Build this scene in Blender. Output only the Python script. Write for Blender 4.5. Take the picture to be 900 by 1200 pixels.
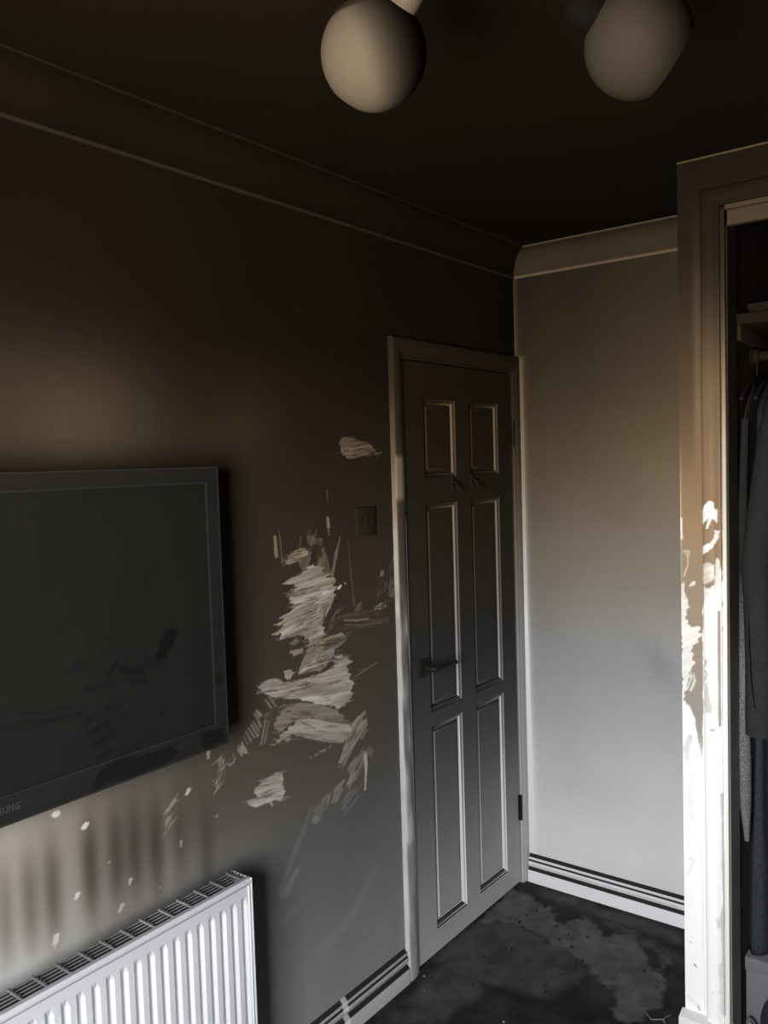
import bpy, bmesh, math, random
import numpy as np
from mathutils import Vector, Matrix

random.seed(7)
SC = bpy.context.scene
COL = SC.collection
for o in list(bpy.data.objects):
    bpy.data.objects.remove(o)

# ------------------------------------------------------------------ camera
YAW, PITCH, ROLL, FOC = 0.6526, 0.0569, -0.0302, 995.8
cf = Vector((-math.sin(YAW)*math.cos(PITCH), math.cos(YAW)*math.cos(PITCH), -math.sin(PITCH)))
cr = Vector((math.cos(YAW), math.sin(YAW), 0)); cu = cr.cross(cf)
r2 = cr*math.cos(ROLL) + cu*math.sin(ROLL); u2 = -cr*math.sin(ROLL) + cu*math.cos(ROLL)
cam_d = bpy.data.cameras.new('camera'); cam = bpy.data.objects.new('camera', cam_d); COL.objects.link(cam)
M = Matrix((r2, u2, -cf)).transposed().to_4x4(); M.translation = Vector((1.5897, -2.9385, 1.6664))
cam.matrix_world = M
cam_d.sensor_fit = 'VERTICAL'; cam_d.sensor_height = 36.0; cam_d.lens = FOC/1200*36.0
cam_d.clip_start = 0.02
SC.camera = cam

# ------------------------------------------------------------------ light: daylight through the window behind the camera
RX, RY, H = 2.5, -3.45, 2.45            # room: x 0..RX, y RY..0, z 0..H
WX0, WX1, WZ0, WZ1 = 0.85, 1.75, 0.90, 1.95
SC.world = bpy.data.worlds.new('world'); SC.world.use_nodes = True
bg = SC.world.node_tree.nodes['Background']
bg.inputs[0].default_value = (0.80, 0.88, 1.0, 1); bg.inputs[1].default_value = 0.6
ld = bpy.data.lights.new('window_daylight', 'AREA'); ld.shape = 'RECTANGLE'
ld.size = WX1-WX0; ld.size_y = WZ1-WZ0; ld.energy = 185; ld.color = (0.99, 0.99, 1.0)
lo = bpy.data.objects.new('window_daylight', ld); COL.objects.link(lo)
lo.location = ((WX0+WX1)/2, RY-0.16, (WZ0+WZ1)/2); lo.rotation_euler = (math.radians(90), 0, 0)
vs = SC.view_settings
SC.display_settings.display_device = 'sRGB'
vs.view_transform = 'Standard'; vs.look = 'None'; vs.gamma = 1.0; vs.exposure = 0.0; vs.use_curve_mapping = False
SC.cycles.use_denoising = True
SC.cycles.max_bounces = 8

WALL_POLYS = [([(-1.2124,1.3077),(-1.1483,1.3034),(-1.1045,1.2898),(-1.1247,1.2608),(-1.1556,1.2315),(-1.1648,1.1941),(-1.1524,1.1528),(-1.1721,1.1225),(-1.2227,1.1088),(-1.2568,1.1184),(-1.2382,1.1455),(-1.2195,1.1704),(-1.2387,1.2026),(-1.223,1.2379),(-1.2071,1.2735)],61.1,0.78,0.00971,0.35),([(-1.2671,1.3108),(-1.2186,1.3228),(-1.1475,1.3179),(-1.1195,1.2895),(-1.179,1.2692),(-1.2489,1.2705),(-1.2885,1.286)],6.5,0.8,0.00971,0.4),([(-1.0587,1.7421),(-1.0354,1.7471),(-0.9926,1.7424),(-0.9325,1.7325),(-0.8999,1.717),(-0.8796,1.6988),(-0.8626,1.696),(-0.9344,1.6941),(-1.0154,1.6825),(-1.0496,1.6953),(-1.0561,1.7175)],8.4,0.62,0.00364,0.35),([(-0.9346,1.689),(-0.8672,1.6908),(-0.8892,1.6781)],7.6,0.35,0.00243,0.2),([(-1.3054,1.4038),(-1.2878,1.4249),(-1.2638,1.4386),(-1.2296,1.4423),(-1.2093,1.4332),(-1.2099,1.4214),(-1.2416,1.4106),(-1.2823,1.4035)],12.0,0.85,0.00243,0.25),([(-1.2517,1.4117),(-1.2203,1.4225),(-1.1955,1.4295),(-1.2002,1.4061),(-1.2156,1.3794),(-1.2399,1.3776)],61.5,0.5,0.00485,0.4),([(-1.2142,1.4739),(-1.1859,1.4786),(-1.1759,1.4658),(-1.1513,1.4564),(-1.1485,1.4392),(-1.135,1.4185),(-1.1221,1.383),(-1.1124,1.3549),(-1.1457,1.3541),(-1.1727,1.3911),(-1.1751,1.413),(-1.1567,1.4207),(-1.1664,1.4433),(-1.1982,1.4464)],72.1,0.55,0.00485,0.5),([(-1.308,1.3536),(-1.2777,1.3658),(-1.2295,1.3787),(-1.1939,1.3935),(-1.1587,1.3823),(-1.1235,1.3563),(-1.1026,1.3266),(-1.096,1.3084),(-1.1008,1.2893),(-1.1274,1.2808),(-1.1534,1.275),(-1.1994,1.2867),(-1.2545,1.2926),(-1.2976,1.3013),(-1.2705,1.3113),(-1.3065,1.3211),(-1.2861,1.3321),(-1.2522,1.3368)],5.3,0.9,0.01214,0.35),([(-1.3158,1.2672),(-1.2719,1.2835),(-1.234,1.2918),(-1.1777,1.2931),(-1.1274,1.2808),(-1.1469,1.2593),(-1.1664,1.2333),(-1.1682,1.1996),(-1.163,1.1597),(-1.2265,1.1694),(-1.2456,1.2015),(-1.2725,1.2087),(-1.3255,1.2067),(-1.3405,1.2301),(-1.3139,1.2415),(-1.3457,1.2515)],10.8,0.85,0.01456,0.4),([(-1.139,1.1993),(-1.1148,1.2346),(-1.0912,1.2556),(-1.0841,1.2446),(-1.1007,1.2175),(-1.1243,1.1968),(-1.1395,1.1896)],46.4,0.55,0.00485,0.5),([(-1.162,1.179),(-1.1176,1.1808),(-1.0797,1.1815),(-1.0531,1.1717),(-1.046,1.1578),(-1.0893,1.1432),(-1.1349,1.1347),(-1.1859,1.135),(-1.2277,1.1481),(-1.2126,1.1691)],2.8,0.68,0.00971,0.45),([(-1.2946,1.1707),(-1.2473,1.1686),(-1.2447,1.1539),(-1.2687,1.1515),(-1.2856,1.1502)],14.8,0.7,0.00485,0.3),([(-1.2969,1.1898),(-1.2696,1.1987),(-1.2496,1.1904),(-1.2706,1.1801)],10.6,0.55,0.00485,0.4),([(-1.2647,1.0988),(-1.2389,1.1313),(-1.2066,1.1488),(-1.1565,1.1438),(-1.1047,1.1387),(-1.1132,1.1205),(-1.1512,1.1036),(-1.1738,1.0912),(-1.2234,1.0946)],3.7,0.82,0.00728,0.35),([(-1.3269,1.1193),(-1.3006,1.1183),(-1.2846,1.1055),(-1.2954,1.0914),(-1.3214,1.0995)],13.4,0.75,0.00364,0.3),([(-1.4203,1.0834),(-1.4133,1.0997),(-1.3879,1.112),(-1.3566,1.1073),(-1.3285,1.0895),(-1.2824,1.0838),(-1.2311,1.0819),(-1.167,1.0824),(-1.1145,1.0959),(-1.0982,1.1175),(-1.0752,1.1179),(-1.0377,1.0876),(-1.0655,1.0807),(-1.0477,1.0465),(-1.0336,1.0127),(-1.0351,0.9824),(-1.0749,0.9717),(-1.1063,0.9593),(-1.1319,0.9757),(-1.2139,1.0082),(-1.2682,1.031),(-1.3275,1.0453),(-1.3718,1.0605),(-1.4082,1.0805)],-7.8,0.85,0.00971,0.35),([(-1.3989,1.0218),(-1.361,1.0235),(-1.3218,1.0299),(-1.3024,1.0205),(-1.3422,1.0142),(-1.3806,1.0125)],6.1,0.6,0.00243,0.3),([(-1.3612,0.9592),(-1.359,1.0001),(-1.3223,1.0208),(-1.2687,1.0216),(-1.193,0.9982),(-1.1101,0.9603),(-1.0772,0.9267),(-1.0472,0.9009),(-1.2167,0.9533),(-1.2881,0.9745),(-1.3186,0.9662)],-16.1,0.52,0.00728,0.3),([(-1.3786,0.9319),(-1.3394,0.9439),(-1.312,0.9644),(-1.2712,0.9748),(-1.2162,0.9629),(-1.1008,0.9177),(-1.0472,0.9009),(-1.0572,0.8602),(-1.1037,0.8606),(-1.1983,0.8949),(-1.2736,0.928),(-1.2933,0.9405),(-1.3141,0.9251),(-1.3364,0.9384)],-24.2,0.78,0.00971,0.3),([(-1.0471,0.9035),(-1.0225,0.915),(-0.9939,0.9206),(-0.9754,0.8792),(-0.9891,0.8516),(-1.022,0.8452),(-1.0595,0.8148),(-1.0963,0.7801),(-1.1103,0.8071),(-1.0812,0.8491),(-1.0603,0.8764)],39.2,0.72,0.01214,0.5),([(-1.0711,0.7416),(-1.0527,0.7923),(-1.0199,0.8083),(-0.9828,0.8132),(-0.9754,0.7953),(-1.0059,0.7625),(-1.0317,0.7342),(-1.0562,0.7239)],40.1,0.6,0.01214,0.45),([(-0.979,0.8068),(-0.9454,0.8077),(-0.9465,0.7868),(-0.9685,0.7669)],35.6,0.35,0.00728,0.4),([(-1.1313,0.693),(-1.1492,0.7116),(-1.1249,0.7437),(-1.0942,0.7464),(-1.0913,0.7277),(-1.112,0.699)],38.9,0.55,0.00728,0.4),([(-1.2346,0.6772),(-1.2078,0.7118),(-1.1668,0.73),(-1.1526,0.7178),(-1.18,0.6874),(-1.203,0.6659)],33.4,0.5,0.00971,0.5),([(-1.0984,0.6639),(-1.0887,0.7014),(-1.0328,0.7112),(-1.0266,0.6753),(-1.0638,0.6518)],33.0,0.36,0.00971,0.5),([(-1.4425,0.8379),(-1.4204,0.8511),(-1.3764,0.8531),(-1.341,0.8513),(-1.339,0.8273),(-1.3343,0.793),(-1.3451,0.7732),(-1.3736,0.7852),(-1.4052,0.7868),(-1.4422,0.7882),(-1.4714,0.805),(-1.4769,0.8136),(-1.4619,0.8152),(-1.4287,0.8107),(-1.4403,0.8236)],-8.9,0.82,0.00364,0.3),([(-1.5706,0.88),(-1.5778,0.8994),(-1.5629,0.9204),(-1.5643,0.9466),(-1.5526,0.956),(-1.5394,0.9413),(-1.5462,0.9196),(-1.5588,0.8933),(-1.5652,0.8782)],48.5,0.62,0.00485,0.45),([(-1.7287,0.8389),(-1.725,0.8619),(-1.7112,0.8895),(-1.7009,0.8962),(-1.6916,0.8828),(-1.7027,0.8621),(-1.7114,0.8407),(-1.7217,0.8323)],42.2,0.6,0.00607,0.5),([(-1.1156,1.2199),(-1.077,1.2335),(-0.958,1.2248),(-0.8528,1.1921),(-0.8671,1.1704),(-0.9809,1.1768),(-1.0792,1.1914),(-1.1239,1.2041)],-10.0,0.32,0.01214,0.75),([(-0.9246,1.2247),(-0.8896,1.2405),(-0.8639,1.234),(-0.8601,1.2227),(-0.8907,1.2195)],1.7,0.75,0.00243,0.2),([(-1.0184,1.2343),(-1.0015,1.2521),(-0.9768,1.2586),(-0.9862,1.2343),(-1.0067,1.2273)],27.0,0.5,0.00485,0.4),([(-0.8893,1.3329),(-0.8716,1.3413),(-0.8682,1.3224),(-0.8857,1.3192)],59.5,0.6,0.00243,0.3),([(-0.8865,1.3035),(-0.8598,1.316),(-0.8434,1.2926),(-0.8619,1.2737),(-0.9056,1.2639),(-0.8918,1.2831)],48.3,0.5,0.00485,0.6),([(-0.8455,1.25),(-0.8374,1.3239),(-0.8263,1.3682),(-0.813,1.3668),(-0.8189,1.2462)],74.0,0.5,0.00728,0.4),([(-1.4901,0.9507),(-1.483,0.9751),(-1.4694,0.9535),(-1.4613,0.9378),(-1.4732,0.9369)],-80.6,0.6,0.00485,0.3),([(-1.4791,0.9386),(-1.4921,0.9689),(-1.5014,0.9584),(-1.488,0.9368)],-80.6,0.5,0.00485,0.3)]
WALL_STROKES = [([(-1.0692,1.4614),(-1.0906,1.414),(-1.1172,1.3334)],0.00146,0.00728,0.5),([(-1.0354,1.4434),(-1.0282,1.3522),(-1.0176,1.2494)],0.00146,0.00267,0.32),([(-1.3366,1.4844),(-1.3349,1.4571),(-1.3331,1.4297)],0.00364,0.00485,0.6),([(-1.3198,1.4989),(-1.3157,1.4552),(-1.3116,1.4091)],0.00182,0.00243,0.4),([(-1.2383,1.4736),(-1.2435,1.439)],0.00243,0.00182,0.35),([(-1.1226,1.5171),(-1.1203,1.4901)],0.00485,0.00607,0.62),([(-1.1204,1.4877),(-1.1214,1.4683)],0.00364,0.00243,0.45),([(-1.1223,1.5946),(-1.1202,1.563)],0.00243,0.00182,0.35),([(-1.0845,1.3118),(-1.0767,1.3157)],0.00425,0.00425,1),([(-1.057,1.3231),(-1.0533,1.3201)],0.00243,0.00243,0.8),([(-1.0626,1.2136),(-1.0079,1.2045),(-0.9509,1.2003)],0.00158,0.00243,0.7),([(-1.0633,1.2012),(-0.9806,1.1845),(-0.8884,1.1793)],0.00146,0.00182,0.45),([(-1.0243,1.0388),(-0.9751,1.0488),(-0.9202,1.0582)],0.00146,0.00218,0.45),([(-1.0075,1.0531),(-0.9667,1.0522)],0.00121,0.00121,0.3),([(-0.9879,0.7937),(-0.9859,0.7511),(-0.9933,0.6878)],0.00607,0.00364,0.8),([(-1.2323,0.8561),(-1.2253,0.8565)],0.00243,0.00243,0.35),([(-1.211,0.8571),(-1.2003,0.8564)],0.00243,0.00243,0.45),([(-1.1893,0.8605),(-1.1675,0.859)],0.00364,0.00364,0.45),([(-1.1526,0.8621),(-1.1414,0.8639)],0.00243,0.00243,0.35),([(-1.4153,0.947),(-1.3968,1.0031)],0.00243,0.00364,0.42),([(-1.403,0.9457),(-1.3844,0.9998)],0.00243,0.00243,0.36),([(-1.4352,1.0333),(-1.4239,1.0169),(-1.4129,0.9915)],0.00364,0.00243,0.5),([(-1.4287,1.0406),(-1.4143,1.0235)],0.00243,0.00485,0.6),([(-1.3938,1.059),(-1.3733,1.0312)],0.00243,0.00243,0.5),([(-1.3811,1.0628),(-1.3542,1.031)],0.00243,0.00182,0.45),([(-1.4672,0.995),(-1.4508,0.966)],0.00182,0.00243,0.5),([(-1.4579,1.0014),(-1.4384,0.9715)],0.00182,0.00243,0.55),([(-1.4486,1.0078),(-1.4262,0.9726)],0.00243,0.00303,0.55),([(-1.4393,1.012),(-1.4197,0.9798)],0.00243,0.00243,0.5),([(-1.4736,0.9857),(-1.4631,0.9606)],0.00146,0.00182,0.4),([(-1.424,1.0147),(-1.416,0.9923)],0.00243,0.00243,0.5),([(-1.5343,0.9311),(-1.5205,0.9247),(-1.5055,0.9355)],0.00182,0.00182,0.5),([(-1.5291,0.923),(-1.5088,0.9277),(-1.5134,0.9488)],0.00146,0.00121,0.45),([(-1.6628,0.8978),(-1.6573,0.9043)],0.00485,0.00485,0.8),([(-1.5926,0.9785),(-1.5934,0.9639)],0.00425,0.00303,0.65),([(-2.0012,0.9676),(-1.9993,0.9669)],0.00667,0.00667,0.9),([(-1.9366,0.917),(-1.9323,0.921)],0.00607,0.00607,0.9),([(-1.6866,0.7905),(-1.6873,0.7783)],0.00303,0.00182,0.6),([(-1.5742,0.8146),(-1.5744,0.8103)],0.00243,0.00243,0.5),([(-1.8813,0.8188),(-1.8814,0.8179)],0.00243,0.00243,0.6),([(-1.8296,0.7571),(-1.8324,0.7485)],0.00364,0.00243,0.65),([(-1.753,0.7069),(-1.7531,0.7049)],0.00182,0.00182,0.4),([(-1.9606,0.7805),(-1.9651,0.7731)],0.00425,0.00364,0.8),([(-1.8547,0.7094),(-1.8619,0.6991)],0.00425,0.00303,0.6),([(-2.0137,0.7148),(-2.0163,0.7033)],0.00485,0.00485,0.75),([(-2.0163,0.7033),(-2.0189,0.6901)],0.00364,0.00121,0.35),([(-1.418,1.913),(-1.4001,1.9142)],0.00182,0.00146,0.65),([(-1.6616,2.1412),(-1.6328,2.0874),(-1.5593,2.0292)],0.00097,0.00073,0.16),([(-1.2328,0.7107),(-1.3071,0.6128),(-1.3607,0.5399)],0.00607,0.01092,0.14),([(-1.2995,0.562),(-1.3452,0.5215)],0.00728,0.01456,0.24),([(-0.9562,0.4217),(-1.0639,0.3354),(-1.2002,0.2967)],0.01456,0.01942,0.11),([(-1.3147,0.4677),(-1.3594,0.4403)],0.00728,0.01214,0.1),([(-1.4343,0.8216),(-1.4396,0.8369)],0.00182,0.00243,0.6),([(-1.3838,0.7726),(-1.3925,0.7893)],0.00243,0.00364,0.6)]
TV_STROKES = [([(-1.7643,1.3081),(-1.777,1.2907),(-1.7919,1.2683)],0.01282,0.01154,0.8),([(-1.9016,1.2785),(-1.918,1.2591),(-1.9311,1.2408)],0.00256,0.00256,0.55),([(-1.8964,1.2608),(-1.8688,1.2474),(-1.8465,1.2437)],0.00513,0.00769,0.55),([(-1.8822,1.2341),(-1.8573,1.2242),(-1.838,1.221)],0.00385,0.00513,0.5),([(-1.9757,1.2353),(-1.9581,1.2365)],0.00641,0.00385,0.5),([(-1.9553,1.2348),(-1.9074,1.2285)],0.00256,0.00256,0.3),([(-1.9985,1.3856),(-2.0358,1.3593)],0.00385,0.00385,0.25),([(-1.8123,1.4461),(-1.8535,1.408),(-1.8778,1.3687)],0.00641,0.00385,0.2),([(-2.1583,1.2305),(-2.084,1.2139),(-1.9859,1.2068)],0.00192,0.00256,0.4),([(-2.1594,1.2119),(-2.1103,1.2027),(-2.0586,1.1949),(-1.9926,1.1905)],0.00256,0.00256,0.5),([(-2.1502,1.2027),(-2.1059,1.1917),(-2.0589,1.19),(-2.004,1.1898)],0.00192,0.00192,0.4),([(-2.1548,1.2911),(-2.0272,1.27)],0.00128,0.00128,0.15),([(-2.1534,1.3154),(-2.026,1.2923)],0.00128,0.00128,0.12),([(-2.0156,1.2801),(-1.9816,1.283)],0.00641,0.01026,0.3),([(-1.7952,1.1484),(-1.7939,1.134)],0.00256,0.00385,0.4),([(-1.8291,1.262),(-1.8034,1.2455)],0.01026,0.00769,0.2),([(-1.9865,1.1967),(-1.9335,1.1991),(-1.8704,1.219)],0.00128,0.00103,0.22),([(-1.9863,1.1669),(-1.9321,1.1895),(-1.8816,1.2088)],0.00231,0.00103,0.32),([(-1.9839,1.1778),(-1.9307,1.1798),(-1.8927,1.1988)],0.00333,0.00103,0.42000000000000004),([(-1.9829,1.1633),(-1.9284,1.1858),(-1.9029,1.2046)],0.00128,0.00103,0.52),([(-1.9804,1.1742),(-1.927,1.1762),(-1.8643,1.1825)],0.00231,0.00103,0.22),([(-1.9802,1.1443),(-1.9256,1.1665),(-1.8746,1.1886)],0.00333,0.00103,0.32),([(-1.9769,1.1706),(-1.9233,1.1725),(-1.8849,1.1945)],0.00128,0.00103,0.42000000000000004),([(-1.9767,1.1407),(-1.9219,1.1627),(-1.896,1.1845)],0.00231,0.00103,0.52),([(-1.9743,1.1516),(-1.9205,1.153),(-1.8572,1.162)],0.00333,0.00103,0.22),([(-1.9732,1.137),(-1.9182,1.159),(-1.8676,1.1681)],0.00128,0.00103,0.32),([(-1.9707,1.148),(-1.9168,1.1492),(-1.878,1.1742)],0.00231,0.00103,0.42000000000000004),([(-1.9706,1.1179),(-1.9154,1.1395),(-1.8892,1.1642)],0.00333,0.00103,0.52),([(-1.9672,1.1443),(-1.9131,1.1455),(-1.8491,1.1575)],0.00128,0.00103,0.22),([(-1.967,1.1141),(-1.9117,1.1357),(-1.8605,1.1475)],0.00231,0.00103,0.32),([(-1.9645,1.1251),(-1.9102,1.1258),(-1.8719,1.1376)],0.00333,0.00103,0.42000000000000004),([(-1.9635,1.1104),(-1.9079,1.1319),(-1.8813,1.1599)],0.00128,0.00103,0.52),([(-1.961,1.1214),(-1.9065,1.122),(-1.8419,1.1367)],0.00231,0.00103,0.22),([(-1.9608,1.0911),(-1.9051,1.1122),(-1.8534,1.1268)],0.00333,0.00103,0.32),([(-1.9574,1.1177),(-1.9027,1.1182),(-1.8639,1.1331)],0.00128,0.00103,0.42000000000000004),([(-1.9572,1.0873),(-1.9013,1.1083),(-1.8752,1.1233)],0.00231,0.00103,0.52),([(-1.9547,1.0984),(-1.8999,1.0984),(-1.8346,1.1157)],0.00333,0.00103,0.22),([(-1.9536,1.0835),(-1.8975,1.1044),(-1.8453,1.1222)],0.00128,0.00103,0.32),([(-1.9511,1.0946),(-1.8961,1.0945),(-1.8568,1.1123)],0.00231,0.00103,0.42000000000000004),([(-1.9509,1.0641),(-1.8946,1.0845),(-1.8682,1.1025)],0.00333,0.00103,0.52),([(-1.9475,1.0907),(-1.8923,1.0906),(-1.8273,1.0946)],0.00128,0.00103,0.22),([(-1.9473,1.0602),(-1.8908,1.0806),(-1.8381,1.1012)],0.00231,0.00103,0.32),([(-1.8907,1.0833),(-1.8516,1.0939),(-1.8181,1.1012)],0.00256,0.00192,0.25),([(-1.8868,1.0838),(-1.8483,1.0941),(-1.8245,1.1058)],0.00256,0.00192,0.25),([(-1.883,1.0843),(-1.845,1.0942),(-1.8309,1.1103)],0.00256,0.00192,0.25),([(-1.8792,1.0848),(-1.8417,1.0944),(-1.8176,1.1094)],0.00256,0.00192,0.25),([(-1.8753,1.0853),(-1.8384,1.0946),(-1.8247,1.103)],0.00256,0.00192,0.25),([(-1.8714,1.0858),(-1.8351,1.0948),(-1.8311,1.1076)],0.00256,0.00192,0.25),([(-1.8676,1.0864),(-1.8318,1.095),(-1.8178,1.1067)],0.00256,0.00192,0.25),([(-1.8637,1.0869),(-1.8285,1.0951),(-1.8242,1.1112)],0.00256,0.00192,0.25),([(-1.8598,1.0874),(-1.8251,1.0953),(-1.8312,1.1048)],0.00256,0.00192,0.25),([(-1.8558,1.0879),(-1.8218,1.0955),(-1.8179,1.1039)],0.00256,0.00192,0.25),([(-1.8519,1.0885),(-1.8184,1.0957),(-1.8244,1.1085)],0.00256,0.00192,0.25),([(-1.8479,1.089),(-1.815,1.0959),(-1.8308,1.113)],0.00256,0.00192,0.25),([(-1.844,1.0895),(-1.8116,1.096),(-1.8181,1.1012)],0.00256,0.00192,0.25),([(-1.84,1.0901),(-1.8082,1.0962),(-1.8245,1.1058)],0.00256,0.00192,0.25),([(-1.836,1.0906),(-1.8048,1.0964),(-1.8309,1.1103)],0.00256,0.00192,0.25),([(-1.832,1.0911),(-1.8014,1.0966),(-1.8176,1.1094)],0.00256,0.00192,0.25)]
TV_POLYS = [([(-1.9956,1.0364),(-1.9527,1.0698),(-1.8788,1.0689),(-1.7861,1.064),(-1.7661,1.0468),(-1.7809,1.0312),(-1.881,1.0286),(-1.9726,1.0314)],25,0.8,0.01538,0.3),([(-1.7034,1.0696),(-1.631,1.066),(-1.621,1.0317),(-1.6867,1.0324)],25,0.75,0.00513,0.2),([(-1.6491,1.1923),(-1.6259,1.1902),(-1.6241,1.1657),(-1.6486,1.1725)],10,0.6,0.00513,0.2)]
CASE_POLYS = [([(0.8821,1.5101),(0.8903,1.5286),(0.9024,1.5425),(0.9171,1.5379),(0.9185,1.5242),(0.9243,1.5197),(0.9242,1.5015),(0.9225,1.474),(0.9168,1.4922),(0.9124,1.4967),(0.9003,1.4659),(0.8943,1.4658),(0.902,1.495),(0.893,1.4857),(0.8824,1.4747)],60,1,0.00244,0.1),([(0.8819,1.4176),(0.9074,1.4308),(0.9179,1.4434),(0.9165,1.4632),(0.9283,1.4604),(0.9276,1.4421),(0.9177,1.422),(0.9013,1.406),(0.8817,1.3954)],30,1,0.00244,0.1),([(0.8815,1.3697),(0.898,1.3766),(0.9084,1.3694),(0.9173,1.3698),(0.9185,1.333),(0.8946,1.3177),(0.8825,1.3139)],20,0.85,0.00488,0.25),([(0.8855,1.3078),(0.9169,1.3145),(0.9204,1.3914),(0.9292,1.3826),(0.9296,1.2354),(0.8797,1.2312),(0.8866,1.2691)],85,0.95,0.00488,0.1),([(0.8793,1.2498),(0.8874,1.2691),(0.8965,1.2861),(0.9056,1.296),(0.9189,1.2946),(0.9259,1.3365),(0.9328,1.3736),(0.9365,1.282),(0.9462,0.1016),(0.8797,0.0756),(0.8766,0.8048)],60,1,0.00366,0.03),([(0.8184,1.497),(0.8261,1.4939),(0.828,1.4345),(0.8193,1.428)],88,0.9,0.00244,0.2),([(0.8397,1.3033),(0.8506,1.3181),(0.8598,1.3218),(0.8606,1.3094),(0.8505,1.3056)],20,0.8,0.00122,0.1),([(0.8195,1.302),(0.8274,1.312),(0.8318,1.2871),(0.8362,1.2653),(0.839,1.2277),(0.8187,1.2228)],70,0.9,0.00732,0.3),([(0.82,1.2736),(0.8413,1.2673),(0.8344,1.2313),(0.8425,1.1985),(0.8675,1.1968),(0.8749,1.1799),(0.867,1.1517),(0.8497,1.14),(0.8494,1.1063),(0.8627,1.098),(0.8491,1.0786),(0.8412,1.0617),(0.831,1.0126),(0.8288,0.9803),(0.8189,0.9708)],30,0.95,0.00732,0.15),([(0.8191,0.9949),(0.8307,0.9785),(0.8423,0.9703),(0.8555,0.9405),(0.8609,0.8976),(0.8767,0.8188),(0.8766,0.8048),(0.9006,0.6664),(0.8983,0.0829),(0.8058,0.0468),(0.8135,0.7924)],75,1,0.00244,0.06)]
CASE_STROKES = [([(0.835,1.0171),(0.8489,1.0548),(0.8451,1.0662)],0.00244,0.00183,0.8),([(0.8446,1.0145),(0.8565,1.0478),(0.8528,1.0632)],0.00305,0.00183,0.8),([(0.8486,1.019),(0.8596,1.0443)],0.00183,0.00122,0.7),([(0.8345,1.4035),(0.8437,1.4007),(0.8405,1.3849),(0.8403,1.363),(0.8291,1.331)],0.00366,0.00244,0.45),([(0.8283,1.4032),(0.8405,1.388)],0.00244,0.00366,0.4)]
CASE_DIRT = [([(0.8921,1.1074),(0.8893,1.0914)],0.00366,0.00244,0.25),([(0.8892,1.0796),(0.8948,1.0725),(0.889,1.0541)],0.00366,0.00366,0.2),([(0.8927,1.0448),(0.895,1.0058),(0.8978,0.9748)],0.00366,0.00976,0.2),([(0.9049,0.9189),(0.9105,0.9198)],0.00366,0.00366,0.3),([(0.8434,0.8865),(0.8354,0.8611),(0.8313,0.8442),(0.833,0.8204)],0.0061,0.00976,0.14),([(0.9267,1.2428),(0.9263,1.0881),(0.9266,0.9323)],0.00305,0.00305,0.45),([(0.9305,0.7445),(0.9315,0.5785),(0.9352,0.46),(0.9302,0.3864),(0.9351,0.1216)],0.00366,0.0061,0.3),([(0.9167,0.3942),(0.921,0.3714),(0.9281,0.4098)],0.00366,0.00488,0.22),([(0.8417,0.538),(0.8487,0.5325),(0.8342,0.4919)],0.00488,0.00366,0.14),([(0.8488,0.7993),(0.8411,0.7252),(0.8451,0.6534)],0.0061,0.00854,0.12),([(0.8482,0.2324),(0.8529,0.2291)],0.00244,0.00244,0.5),([(0.9013,0.1823),(0.9059,0.1815)],0.00244,0.00122,0.5),([(0.837,0.2955),(0.8394,0.2938)],0.00183,0.00183,0.4),([(0.8566,0.1164),(0.8612,0.1032)],0.00244,0.00244,0.4),([(0.8731,0.6599),(0.8724,0.3194),(0.8776,0.112)],0.00244,0.00305,0.12),([(0.8307,0.1316),(0.8449,0.1219),(0.859,0.1173)],0.0061,0.00732,0.12),([(0.9225,0.263),(0.9267,0.2158),(0.9284,0.1312)],0.00488,0.0061,0.2),([(0.8676,0.5618),(0.8741,0.515)],0.00366,0.00366,0.12)]
ASH_POLYS = [([(-0.0077,-0.113),(0.0399,-0.1048),(0.121,-0.135),(0.1694,-0.1471),(0.2271,-0.2086),(0.2748,-0.2245),(0.3005,-0.1657),(0.3335,-0.1364),(0.3793,-0.1671),(0.4082,-0.2203),(0.4388,-0.2188),(0.4527,-0.177),(0.4868,-0.1537),(0.5375,-0.1833),(0.5842,-0.2614),(0.6221,-0.3108),(0.6593,-0.3133),(0.685,-0.3559),(0.6846,-0.4247),(0.7068,-0.4801),(0.6992,-0.5532),(0.6736,-0.6223),(0.6137,-0.603),(0.5768,-0.4783),(0.5048,-0.4746),(0.4447,-0.4039),(0.3828,-0.3874),(0.2616,-0.3461),(0.1108,-0.3154),(0.0151,-0.3942),(0.0028,-0.2818)],0.8),([(0.0736,-0.0423),(0.3204,-0.0449),(0.6478,-0.057),(0.6678,-0.1193),(0.5081,-0.1129),(0.3189,-0.1181),(0.1361,-0.0944)],0.4),([(0.3491,-0.1118),(0.4836,-0.1296),(0.6933,-0.1985),(0.7085,-0.2458),(0.5735,-0.2084),(0.4593,-0.1855)],0.42),([(0.5923,-0.1956),(0.6209,-0.1943),(0.652,-0.2267),(0.6598,-0.2906),(0.6347,-0.3302),(0.6366,-0.2722),(0.628,-0.2314)],0.6),([(-0.023,-0.6654),(0.0092,-0.3844),(0.1108,-0.3154),(0.3328,-0.3606),(0.464,-0.4476),(0.4106,-0.6448),(0.1925,-0.6896)],0.38),([(0.0348,-0.7983),(0.0483,-0.6165),(0.2374,-0.7124),(0.2167,-0.9256),(0.1126,-0.9979)],0.4),([(0.0499,-1.0415),(0.0657,-0.9337),(0.1751,-0.9545)],0.3)]


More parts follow.
